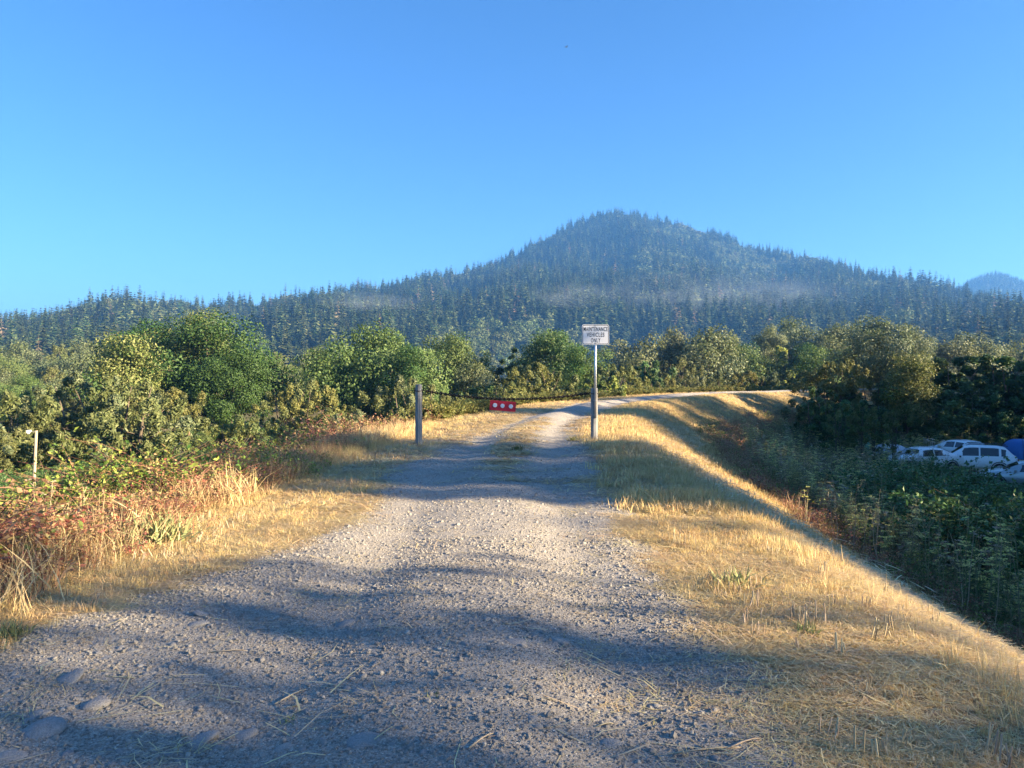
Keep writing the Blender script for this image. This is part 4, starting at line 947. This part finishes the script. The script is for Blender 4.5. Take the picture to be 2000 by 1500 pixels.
for i, (px, py, L, a, lb) in enumerate([(445, 1283, .22, .1, 'thick pale stick lying across the gravel at the left'), (568, 1372, .20, 1.0, 'thin forked twig at the bottom, left of centre'), (940, 1462, .16, .9, 'pale curved twig at the bottom centre'),
        (1380, 1480, .34, .15, 'long bleached stalk lying at the bottom right'), (1450, 1465, .22, .5, 'bleached stalk crossing the long one at the bottom right'), (1180, 1430, .10, .3, 'short reddish twig right of the bottom centre')]):
    gx_, gy_ = ground_at(px, py); mb = MB(); c, s_ = math.cos(a), math.sin(a)
    mb.tube([(-c*L*.5, -s_*L*.5, .006), (0, .008, .012), (c*L*.3, s_*L*.3+.004, .014), (c*L*.5, s_*L*.5, .008)], [.0035, .004, .003, .0015], 6)
    mb.tube([(c*L*.1, s_*L*.1, .012), (c*L*.3+.03, s_*L*.3-.02, .02)], [.002, .001], 5)
    l, s = lat_of([gx_], [gy_]); up = max(0, float(track_lift(np.array([gx_]), np.array([gy_]), l, s)[0])+.004)
    tag(mb.build('twig', M['drystem'], None, True, loc=(gx_, gy_, hgt(gx_, gy_)+up)), lb, 'twig')

# ------------------------------------------------------------------ the gate: two posts, chain, red marker, sign
def wood_mat():
    m, t, ns, ls, bs = new_mat('weathered_post')
    tc = ns.new('ShaderNodeTexCoord').outputs['Object']
    mp = ns.new('ShaderNodeMapping'); mp.inputs['Scale'].default_value = (34, 34, 1.6); ls.new(tc, mp.inputs[0])
    g = noise(ns, ls, 1.0, 8, 0.75, mp.outputs[0], 0.6); b_ = noise(ns, ls, 2.2, 4, .6, tc)
    c = ramp(ns, ls, g, [(.32, (.075, .072, .07)), (.5, (.24, .235, .23)), (.7, (.42, .41, .395))])
    c = mix_rgb(ns, ls, ramp(ns, ls, b_, [(.45, (0, 0, 0)), (.7, (.6, .6, .6))]), c, (.12, .115, .11))
    ls.new(c, bs.inputs['Base Color']); bs.inputs['Roughness'].default_value = .85
    b = ns.new('ShaderNodeBump'); b.inputs['Strength'].default_value = .7; b.inputs['Distance'].default_value = .01
    ls.new(g, b.inputs['Height']); ls.new(b.outputs[0], bs.inputs['Normal'])
    return m
M['post'] = wood_mat()
M['galv'] = plain('galvanised_steel', (.55, .56, .57), .38, .7, .12, 30)
M['rust'] = plain('rusty_chain', (.045, .03, .024), .75, .5, .3, 60)
M['white'] = plain('white_sheeting', (.78, .78, .80), .42, 0, .03, 12)
M['black'] = plain('black_lettering', (.015, .015, .017), .5, 0, .1)
M['red'] = plain('red_reflective_board', (.55, .012, .03), .45, 0, .10, 14)
M['refl'] = plain('white_reflector', (.82, .80, .80), .3, 0, .04, 30)
DG = 17.6
def post(px, ptop, pbot, wpx, label, cracks):
    x = (px-1000)/F*DG; z = hgt(x, DG); zt = CAMZ-(ptop-HZ)/F*DG; rr = wpx/F*DG/2
    e = empty('gate_post', (x, DG, z), 0, label, 'post', 'posts of the chained gate')
    mb = MB(); h_ = zt-z; n = 22; V = []; rp = np.random.default_rng(int(px))
    lv = [(-.3, 1.02), (.15, 1.0), (h_*.5, .985), (h_-.03, .97), (h_, .92)]
    fl = 1+rp.normal(0, .018, n); fl[3] -= .1; fl[11] -= .06; fl[17] -= .09
    for zz_, q_ in lv:
        for k_ in range(n): V.append((math.cos(2*math.pi*k_/n)*rr*q_*fl[k_], math.sin(2*math.pi*k_/n)*rr*q_*fl[k_], zz_))
    Q = [(i*n+k_, i*n+(k_+1) % n, (i+1)*n+(k_+1) % n, (i+1)*n+k_) for i in range(len(lv)-1) for k_ in range(n)]
    V.append((0, 0, h_+.008)); c_ = len(V)-1; T = [((len(lv)-1)*n+k_, (len(lv)-1)*n+(k_+1) % n, c_) for k_ in range(n)]
    mb.add(V, Q, T); mb.build('timber', M['post'], e)
    return e, x, z, zt, rr
pl, xl, zl, ztl, rl = post(818, 751, 867, 13.5, 'weathered round timber post at the left end of the chain', 3)
pr, xr, zr, ztr, rrp = post(1160.5, 758, 868, 14, 'weathered round timber post carrying the white sign, right end of the chain', 2)
mb = MB()
for e_, zc in ((pl, ztl-zl-.13), (pr, ztr-zr-.11)):
    mb = MB(); N_ = 20; mb.tube([(math.cos(a)*(rl+.008), math.sin(a)*(rl+.008), zc+.02*math.sin(a)) for a in np.linspace(0, 2*math.pi, N_)], .008, 6, 0, False)
    sg = 1 if e_ is pl else -1
    mb.tube([(sg*(rl+.0), 0, zc), (sg*(rl+.035), 0, zc+.012), (sg*(rl+.05), 0, zc-.008), (sg*(rl+.03), 0, zc-.02)], .007, 6)
    mb.build('chain_band', M['rust'], e_)
# chain
a0 = np.array([xl+rl+.04, DG, ztl-.14]); a1 = np.array([xr-rrp-.04, DG, ztr-.12])
mz = CAMZ-(782-HZ)/F*DG
def chain_pt(t):
    sag = (min(a0[2], a1[2])-mz); return np.array([a0[0]+(a1[0]-a0[0])*t, DG, a0[2]+(a1[2]-a0[2])*t - sag*4*t*(1-t)*(1+.25*(2*t-1)**2*0)])
ts = np.linspace(0, 1, 900); pp_ = np.array([chain_pt(t) for t in ts]); cl = np.concatenate([[0], np.cumsum(np.linalg.norm(np.diff(pp_, axis=0), axis=1))])
mb = MB(); nlk = int(cl[-1]/.052)
for i in range(nlk):
    t = np.interp((i+.5)/nlk*cl[-1], cl, ts); p = chain_pt(t); q_ = chain_pt(min(1, t+.002))-chain_pt(max(0, t-.002)); q_ /= np.linalg.norm(q_)
    up_ = np.array([0, 0, 1.]) - q_*q_[2]; up_ /= np.linalg.norm(up_); sd_ = np.cross(q_, up_); b_ = up_ if i % 2 else sd_
    mb.tube([tuple(p+q_*.036*math.cos(a)+b_*.021*math.sin(a)) for a in np.linspace(0, 2*math.pi, 11)], .0135, 5, 0, False)
tag(mb.build('gate_chain', M['rust'], None, True), 'thin rusty chain sagging between the two timber posts', 'chain')
# red marker board hanging from the chain
def rrect(w_, h_, r_, n=5):
    out = []
    for cx_, cz_, a_ in ((w_/2-r_, h_/2-r_, 0), (-w_/2+r_, h_/2-r_, 90), (-w_/2+r_, -h_/2+r_, 180), (w_/2-r_, -h_/2+r_, 270)):
        for k_ in range(n): a = R(a_+90*k_/(n-1)); out.append((cx_+r_*math.cos(a), cz_+r_*math.sin(a)))
    return out
tm = np.interp((983-1000)/F*DG, pp_[:, 0], ts); pm = chain_pt(tm)
mk = empty('marker_board', (pm[0], DG-.022, pm[2]-.02), 0, 'red board with three white round reflectors hanging on the chain', 'marker')
mk.rotation_euler = (0, R(4.5), 0)
W_, H_ = 51/F*DG, 19.5/F*DG
mb = MB(); mb.prism(rrect(W_, H_, .018), -.004, .004); mb.build('board', M['red'], mk, loc=(0, 0, -H_/2-.025))
for k_, fx_ in enumerate((-.30, -.01, .31)):
    mb = MB(); c_ = [(math.cos(a)*.043, math.sin(a)*.043) for a in np.linspace(0, 2*math.pi, 25)[:-1]]
    mb.prism(c_, -.012, -.0045); mb.prism([(x_*1.14, z_*1.14) for x_, z_ in c_], -.008, -.0042)
    mb.build('reflector', M['refl'], mk, loc=(fx_*W_, 0, -H_/2-.022))
for fx_ in (-.12, .30):
    mb = MB(); mb.tube([(fx_*W_+math.cos(a)*.014, .006, -.018+math.sin(a)*.034) for a in np.linspace(0, 2*math.pi, 10)], .004, 5, 0, False); mb.build('hanger', M['rust'], mk)
# sign on its pole, fixed to the right post
yg = DG-rrp-.02
xs = (1162-1000)/F*DG
sg = empty('road_sign', (xs, yg, zr), 0, 'white sign reading MAINTENANCE VEHICLES ONLY on a steel pole beside the right post', 'sign')
zc = CAMZ-(654-HZ)/F*DG - zr; ztp = CAMZ-(637-HZ)/F*DG - zr
mb = MB(); n_ = 14; mb.tube([(0, .0, .55), (0, .0, 1.6), (0, 0, ztp)], .028, n_); mb.build('pole', M['galv'], sg, True)
SW, SH = 52.5/F*DG, 39/F*DG
mb = MB(); mb.prism(rrect(SW, SH, .045), -.036, -.032)
pan = mb.build('panel', M['white'], sg, loc=(0, 0, zc))
# border line: a thin rounded ring
o_, i_ = rrect(SW-.022, SH-.022, .036), rrect(SW-.046, SH-.046, .026); n_ = len(o_)
V = [(x_, -.0372, z_) for x_, z_ in o_]+[(x_, -.0372, z_) for x_, z_ in i_]
link('border', raw_mesh('border', V, [(k_, (k_+1) % n_, (k_+1) % n_+n_, k_+n_) for k_ in range(n_)], None, [M['black']]), pan)
for k_, (tx_, zz_, ww) in enumerate((('MAINTENANCE', .118, .545), ('VEHICLES', -.010, .40), ('ONLY', -.138, .215))):
    fc = bpy.data.curves.new('lettering', 'FONT'); fc.body = tx_; fc.size = .118; fc.align_x = 'CENTER'; fc.align_y = 'CENTER'; fc.space_character = 1.16; fc.offset = .0012; fc.extrude = .0003
    fc.materials.append(M['black'])
    fo = bpy.data.objects.new('lettering_curve', fc); COL.objects.link(fo); bpy.context.view_layer.update()
    fm = bpy.data.meshes.new_from_object(fo.evaluated_get(bpy.context.evaluated_depsgraph_get())); bpy.data.objects.remove(fo)
    fx = [v.co.x for v in fm.vertices]
    o = link('lettering', fm, pan, (0, -.0375, zz_), (R(90), 0, 0)); o.scale = (ww/(max(fx)-min(fx)), 1.16, 1)
for zz_ in (SH/2-.03, -SH/2+.03):
    mb = MB(); c_ = [(math.cos(a)*.011, zz_+math.sin(a)*.011) for a in np.linspace(0, 2*math.pi, 7)[:-1]]; mb.prism(c_, -.042, -.0365); mb.build('bolt', M['galv'], pan)
for zz_ in (.62, .95):
    mb = MB(); mb.tube([(math.cos(a)*(.034), math.sin(a)*(.034), zz_) for a in np.linspace(math.pi, 2*math.pi, 9)], .006, 5); mb.box((0, .012, zz_), (.07, .02, .03)); mb.build('bracket', M['galv'], sg)

# ------------------------------------------------------------------ things in the campground on the valley floor
d_ = 29.0; x = (65-1000)/F*d_; z = hgt(x, d_); ht = CAMZ-(841-HZ)/F*d_-z
e = empty('wooden_pole', (x, d_, z), 0, 'bare leaning wooden pole with a small white lamp box, rising behind the left brambles', 'pole')
mb = MB(); mb.tube([(-.02, 0, -.3), (.03, 0, ht*.5), ((72-66)/F*d_, 0, ht)], [.06, .055, .05], 12); mb.build('shaft', plain('pale_pole_wood', (.36, .30, .21), .8, 0, .2, 5, .3, .3), e, True)
mb = MB(); mb.box((-.03, -.02, ht-.04), (.20, .08, .03)); mb.build('bracket', M['palebark'], e)
mb = MB(); mb.box((-.15, -.03, ht-.03), (.13, .12, .10)); mb.prism([(-.20, ht-.09), (-.11, ht-.09), (-.13, ht-.12), (-.18, ht-.12)], -.08, .02); mb.build('lamp_box', M['white'], e)
d_ = 27.0; x = (125-1000)/F*d_; z = hgt(x, d_); zt = CAMZ-(945-HZ)/F*d_-z
e = empty('notice_board', (x, d_, z), .15, 'small pale grey signboard half hidden by the left brambles', 'sign')
mb = MB(); mb.box((0, 0, zt-.19), (.52, .03, .36)); mb.build('panel', plain('pale_board', (.42, .45, .47), .6, 0, .2, 9), e)
for q_ in (-.18, .18):
    mb = MB(); mb.box((q_, .035, zt/2-.15), (.06, .04, zt+.2)); mb.build('leg', M['palebark'], e)

M['paint'] = plain('white_car_paint', (.88, .88, .88), .25, 0, .02, 2, .6)
M['silver'] = plain('silver_car_paint', (.42, .46, .47), .3, .5, .03, 2, .6)
M['glass'] = plain('car_glass', (.02, .03, .035), .06, 0, .05, 2, .9)
M['rubber'] = plain('rubber', (.02, .02, .02), .8)
M['trim'] = plain('black_trim', (.03, .03, .032), .6)
M['rim'] = plain('alloy_rim', (.45, .46, .47), .35, .6)
M['tail'] = plain('tail_lamp', (.35, .02, .02), .25)
M['head'] = plain('head_lamp', (.7, .72, .75), .15)
def lerp(a, b, t): return a+(b-a)*t
def car(loc, rz, label, style='sedan', paint='paint'):
    """x runs from rear (-) to front (+)"""
    e = empty('parked_car', loc, rz, label, 'car', 'cars parked beyond the bramble thicket')
    if style == 'suv':
        L, W, Ht = 4.6, 1.86, 1.70
        st = [(-2.30, .62, .95, .98), (-2.22, .45, 1.02, 1.10), (-2.08, .38, 1.05, 1.20), (-1.70, .34, 1.06, 1.60), (-1.2, .32, 1.05, 1.70), (0, .30, 1.02, 1.70), (.35, .30, 1.01, 1.66), (1.15, .30, 1.0, 1.06), (1.9, .34, .93, .97), (2.2, .40, .80, .84), (2.30, .50, .66, .68)]
    else:
        L, W, Ht = 4.6, 1.80, 1.45
        st = [(-2.30, .60, .86, .90), (-2.22, .42, .95, 1.00), (-2.05, .36, .99, 1.04), (-1.70, .32, 1.0, 1.08), (-.95, .30, .98, 1.40), (-.2, .28, .96, 1.45), (.35, .28, .94, 1.40), (1.20, .28, .92, .98), (1.9, .32, .82, .87), (2.2, .38, .70, .73), (2.30, .48, .58, .60)]
    V = []; 
    for x_, zl_, zb_, zr_ in st:
        end = min(1, (L/2-abs(x_))/.35+.80); w_ = W/2*end; roof = zr_-zb_ > .15
        wr = w_*(.74 if roof else .88); 
        half = [(w_*.86, zl_), (w_*.98, zl_+.12), (w_, (zl_+zb_)/2+.02), (w_*.965, zb_), (lerp(w_*.95, wr, .55), lerp(zb_, zr_, .55)), (wr, zr_-.04 if roof else zr_-.015), (wr*.85, zr_), (wr*.4, zr_+.02)]
        V += [(x_, -a, b) for a, b in half] + [(x_, a, b) for a, b in half[::-1]]
    n = 16; m_ = len(st)
    Q = [(i*n+k_, (i+1)*n+k_, (i+1)*n+(k_+1) % n, i*n+(k_+1) % n) for i in range(m_-1) for k_ in range(n)]
    T = [(0, k_, k_+1) for k_ in range(1, n-1)] + [((m_-1)*n, (m_-1)*n+k_+1, (m_-1)*n+k_) for k_ in range(1, n-1)]
    mb = MB(); mb.add(V, Q, T)
    o = mb.build('body', M[paint], e, True)
    # glasshouse openings follow the body's own section, 6 mm proud
    def sec(x_):
        xs_ = [s_[0] for s_ in st]; return [np.interp(x_, xs_, [s_[q_] for s_ in st]) for q_ in (1, 2, 3)]
    def side(x_, f, sd_):
        _, zb_, zr_ = sec(x_); end = min(1, (L/2-abs(x_))/.35+.80); w_ = W/2*end; y_ = lerp(w_*.955, w_*.74, f)+.012
        return (x_, sd_*y_, lerp(zb_, zr_-.04, f))
    win = [(-1.86, -1.46), (-1.34, -.42), (-.34, .62)] if style == 'suv' else [(-1.25, -.36), (-.28, .68)]
    for sd_ in (-1, 1):
        for a, b in win:
            xa = np.linspace(a, b, 5); P_ = []
            for x_ in xa: P_ += [side(x_, .10, sd_), side(x_, .90, sd_)]
            q_ = [(2*i, 2*i+2, 2*i+3, 2*i+1) for i in range(4)]
            link('window', raw_mesh('window', P_, [t[::-1] for t in q_] if sd_ > 0 else q_, None, [M['glass']]), e)
        mb = MB(); mb.box((.62, sd_*(W/2+.06), 1.02), (.12, .16, .11)); mb.build('mirror', M['trim' if style == 'suv' else paint], e)
        mb = MB(); mb.box((2.14, sd_*W*.36, .68 if style == 'suv' else .62), (.22, .30, .11), rot=Matrix.Rotation(-.15*sd_, 3, 'Z')); mb.build('headlight', M['head'], e)
        mb = MB(); mb.box((-2.20, sd_*W*.37, .90 if style == 'suv' else .84), (.16, .26, .14), rot=Matrix.Rotation(.2*sd_, 3, 'Z')); mb.build('tail_light', M['tail'], e)
    def cross(xa, xb, nm):
        P_ = []
        for x_ in np.linspace(xa, xb, 4):
            _, zb_, zr_ = sec(x_); wr = W/2*.70
            for y_ in (-wr, -wr*.5, 0, wr*.5, wr): P_.append((x_, y_, zr_+.022+.012*(1-abs(y_)/wr)))
        q_ = [(i*5+k_, (i+1)*5+k_, (i+1)*5+k_+1, i*5+k_+1) for i in range(3) for k_ in range(4)]
        link(nm, raw_mesh(nm, P_, q_, None, [M['glass']], None, True), e)
    if style == 'suv': cross(.45, 1.05, 'windscreen'); cross(-2.18, -1.92, 'rear_window')
    else: cross(.48, 1.12, 'windscreen'); cross(-1.62, -1.02, 'rear_window')
    for wx in (-1.38, 1.40):
        for sd_ in (-1, 1):
            mb = MB(); ring = [(wx+math.cos(a)*.34, .34+math.sin(a)*.34) for a in np.linspace(0, 2*math.pi, 25)[:-1]]
            y_ = sd_*(W/2-.10); mb.prism(ring, y_-.11, y_+.125); wh = mb.build('tyre', M['rubber'], e)
            mb = MB(); mb.prism([(wx+(p_[0]-wx)*.64, .34+(p_[1]-.34)*.64) for p_ in ring], y_+sd_*.126, y_+sd_*.134); mb.build('rim', M['rim'], wh)
            mb = MB(); arc = [(wx+math.cos(a)*.41, sd_*(W/2-.015), .34+math.sin(a)*.41) for a in np.linspace(-.1, math.pi+.1, 14)]; mb.tube(arc, .035, 5); mb.build('wheel_arch', M['trim'], e)
    mb = MB(); mb.box((-2.24, 0, .45), (.14, W*.84, .16)); mb.box((2.22, 0, .42), (.16, W*.82, .14)); mb.build('bumper', M['trim'], e)
    if style == 'suv':
        for sd_ in (-1, 1):
            mb = MB(); mb.tube([(-1.8, sd_*.60, 1.72), (-1.6, sd_*.60, 1.78), (.1, sd_*.60, 1.78), (.3, sd_*.60, 1.72)], .02, 6); mb.build('roof_rail', M['trim'], e)
    if style == 'suv': e.scale = (1, 1, .93)
    return e
def place(px, py, d_):   # height such that the thing's base sits on the valley floor
    x = (px-1000)/F*d_; return (x, d_, hgt(x, d_))
def floor_at(px, d_): return place(px, 0, d_)
# heading: rz = direction of the car's front
car(floor_at(1780, 57), R(116), 'white sedan farthest left of the cars, rear window showing, beside the grey tent', 'sedan')
car(floor_at(1798, 46), R(187), 'white car with only its roof and side windows above the thicket', 'sedan')
car(floor_at(1872, 51), R(113), 'white sedan in the middle seen from behind on its left side', 'sedan')
car(floor_at(1897, 46), R(152), 'white off-roader nearest to the blue tent with its rear wheel showing', 'suv')
car(floor_at(2010, 38.5), R(150), 'silver-green car at the right edge showing only roof and windscreen', 'sedan', 'silver')
car(floor_at(712, 47), R(200), 'white car glimpsed through the bushes left of the left post', 'sedan')

def tent(loc, rz, col, w_, dp, h_, label, belt=None):
    e = empty('dome_tent', loc, rz, label, 'tent', 'tents pitched beyond the bramble thicket')
    n, m_ = 24, 9; V = []
    for i in range(m_+1):
        f = i/m_; z_ = h_*math.sin(f*math.pi/2)**.95; c_ = math.cos(f*math.pi/2)**.62
        for k_ in range(n):
            a = 2*math.pi*k_/n; ca, sa = math.cos(a), math.sin(a); p_ = (abs(ca)**4+abs(sa)**4)**-.25
            sag = 1-.05*abs(math.sin(2*a))**2*math.sin(f*math.pi)
            V.append((ca*p_*w_/2*c_*.93*sag, sa*p_*dp/2*c_*.93*sag, z_))
    Q = [(i*n+k_, i*n+(k_+1) % n, (i+1)*n+(k_+1) % n, (i+1)*n+k_) for i in range(m_) for k_ in range(n)]
    mb = MB(); mb.add(V, Q); mb.build('fly', M[col], e, True)
    for a in (math.pi/4, 3*math.pi/4):
        mb = MB(); P_ = []
        for f in np.linspace(-1, 1, 15):
            g = 1-abs(f); z_ = h_*math.sin(g*math.pi/2)**.95+.012; c_ = math.cos(g*math.pi/2)**.62; q_ = math.copysign(1, f); p_ = (2*(2**-.5)**4)**-.25
            P_.append((math.cos(a)*p_*w_/2*c_*.95*q_, math.sin(a)*p_*dp/2*c_*.95*q_, z_))
        mb.tube(P_, .012, 5); mb.build('tent_pole', M['trim'], e)
    mb = MB(); mb.add([(-w_*.16, -dp*.475, .06), (w_*.16, -dp*.475, .06), (w_*.11, -dp*.42, h_*.55), (-w_*.11, -dp*.42, h_*.55)], [(0, 1, 2, 3)]); mb.build('door', M['trim'], e)
    return e
M['tgreen'] = plain('green_nylon', (.04, .24, .13), .55, 0, .08, 3)
M['tgrey'] = plain('grey_nylon', (.50, .52, .56), .6, 0, .06, 3)
M['tblue'] = plain('blue_nylon', (.03, .15, .42), .55, 0, .08, 3)
M['tdark'] = plain('dark_tarp', (.03, .035, .06), .6, 0, .1, 3)
tent(floor_at(1680, 49), .4, 'tgreen', 1.7, 2.0, 1.55, 'green dome tent, leftmost in the campground behind the fennel')
tent(floor_at(1738, 48), .2, 'tgrey', 2.6, 2.4, 1.45, 'pale grey dome tent between the green tent and the cars')
tent(floor_at(1996, 53), .3, 'tblue', 2.6, 2.4, 1.3, 'large blue tent at the right edge beyond the cars')
e = tent(floor_at(772, 46), .2, 'tdark', 1.9, 2.0, 1.5, 'dark tent top peeking over the scrub left of the left post')

# a bird high above the sign
b = empty('bird', atpx(1106, 92, 60.0), R(25), 'tiny dark bird high in the blue sky right of centre', 'bird')
mb = MB(); mb.tube([(-.10, 0, 0), (-.04, 0, .005), (.03, 0, .008), (.07, 0, .012), (.10, 0, .008)], [.006, .028, .03, .018, .004], 8)
mb.add([(-.10, -.01, 0), (-.10, .01, 0), (-.17, .03, .0), (-.17, -.03, .0)], [(0, 1, 2, 3)]); mb.build('body', M['trim'], b, True)
for sd_ in (-1, 1):
    mb = MB(); V = []
    for y_, xc, wd_, z_ in ((.0, .01, .07, .01), (.09, .03, .06, .05), (.17, .0, .045, .06), (.25, -.05, .008, .05)): V += [(xc+wd_*.5, sd_*y_, z_), (xc-wd_*.5, sd_*y_, z_-.003)]
    mb.add(V, [(2*i, 2*i+1, 2*i+3, 2*i+2) for i in range(3)]); mb.build('wing', M['trim'], b)

# ------------------------------------------------------------------ air
def haze():
    mb = MB(); zt = 338.0
    mb.box((0, 1700, (zt-9)/2), (7200, 5300, zt+9))
    m = bpy.data.materials.new('haze'); m.use_nodes = True; t = m.node_tree; t.nodes.clear()
    o = t.nodes.new('ShaderNodeOutputMaterial'); v = t.nodes.new('ShaderNodeVolumePrincipled')
    v.inputs['Color'].default_value = (.13, .40, 1.0, 1); v.inputs['Density'].default_value = HAZE; v.inputs['Anisotropy'].default_value = 0.1
    t.links.new(v.outputs[0], o.inputs['Volume'])
    tag(mb.build('haze', m), 'pale blue morning haze over the valley', None, None, 'stuff')
    def puff(name, px, py, d_, w_, h_, dens, lb):
        bm = bmesh.new(); bmesh.ops.create_icosphere(bm, subdivisions=3, radius=1)
        for v_ in bm.verts:
            p = np.array(v_.co); v_.co = Vector((p[0], p[1], p[2]*(1+.35*math.sin(3*p[0]+px)))) 
        me = bpy.data.meshes.new(name); bm.to_mesh(me); bm.free()
        m2 = bpy.data.materials.new(name); m2.use_nodes = True; t = m2.node_tree; t.nodes.clear(); ns, ls = t.nodes, t.links
        o = ns.new('ShaderNodeOutputMaterial'); v = ns.new('ShaderNodeVolumePrincipled'); v.inputs['Color'].default_value = (.7, .82, 1.0, 1)
        tc = ns.new('ShaderNodeTexCoord').outputs['Object']
        gr = ns.new('ShaderNodeTexGradient'); gr.gradient_type = 'SPHERICAL'; ls.new(tc, gr.inputs[0])
        mp = ns.new('ShaderNodeMapping'); mp.inputs['Scale'].default_value = (3.2, 1.5, 1.6); ls.new(tc, mp.inputs[0])
        nf = noise(ns, ls, 1.0, 3, .6, mp.outputs[0], .6)
        rr = ramp(ns, ls, nf, [(.38, (0, 0, 0)), (.70, (1, 1, 1))])
        m_ = ns.new('ShaderNodeMath'); m_.operation = 'MULTIPLY'; ls.new(gr.outputs['Fac'], m_.inputs[0]); ls.new(rr, m_.inputs[1])
        m3 = ns.new('ShaderNodeMath'); m3.operation = 'MULTIPLY'; ls.new(m_.outputs[0], m3.inputs[0]); m3.inputs[1].default_value = dens*4
        ls.new(m3.outputs[0], v.inputs['Density']); ls.new(v.outputs[0], o.inputs['Volume']); me.materials.append(m2)
        tag(link(name, me, None, atpx(px, py, d_), (0, 0, 0), (w_/F*d_/2, 60, h_/F*d_/2)), lb, None, None, 'stuff')
    puff('mist', 720, 590, 560, 230, 34, .0014, 'thin wisp of mist drifting before the left-hand ridge')
    puff('mist', 1105, 578, 640, 170, 60, .0010, 'faint puff of mist on the slope under the peak')
    puff('mist', 1390, 580, 800, 620, 110, .0011, 'faint veil of mist under the right shoulder of the peak')
HAZE = 0.00023
haze()
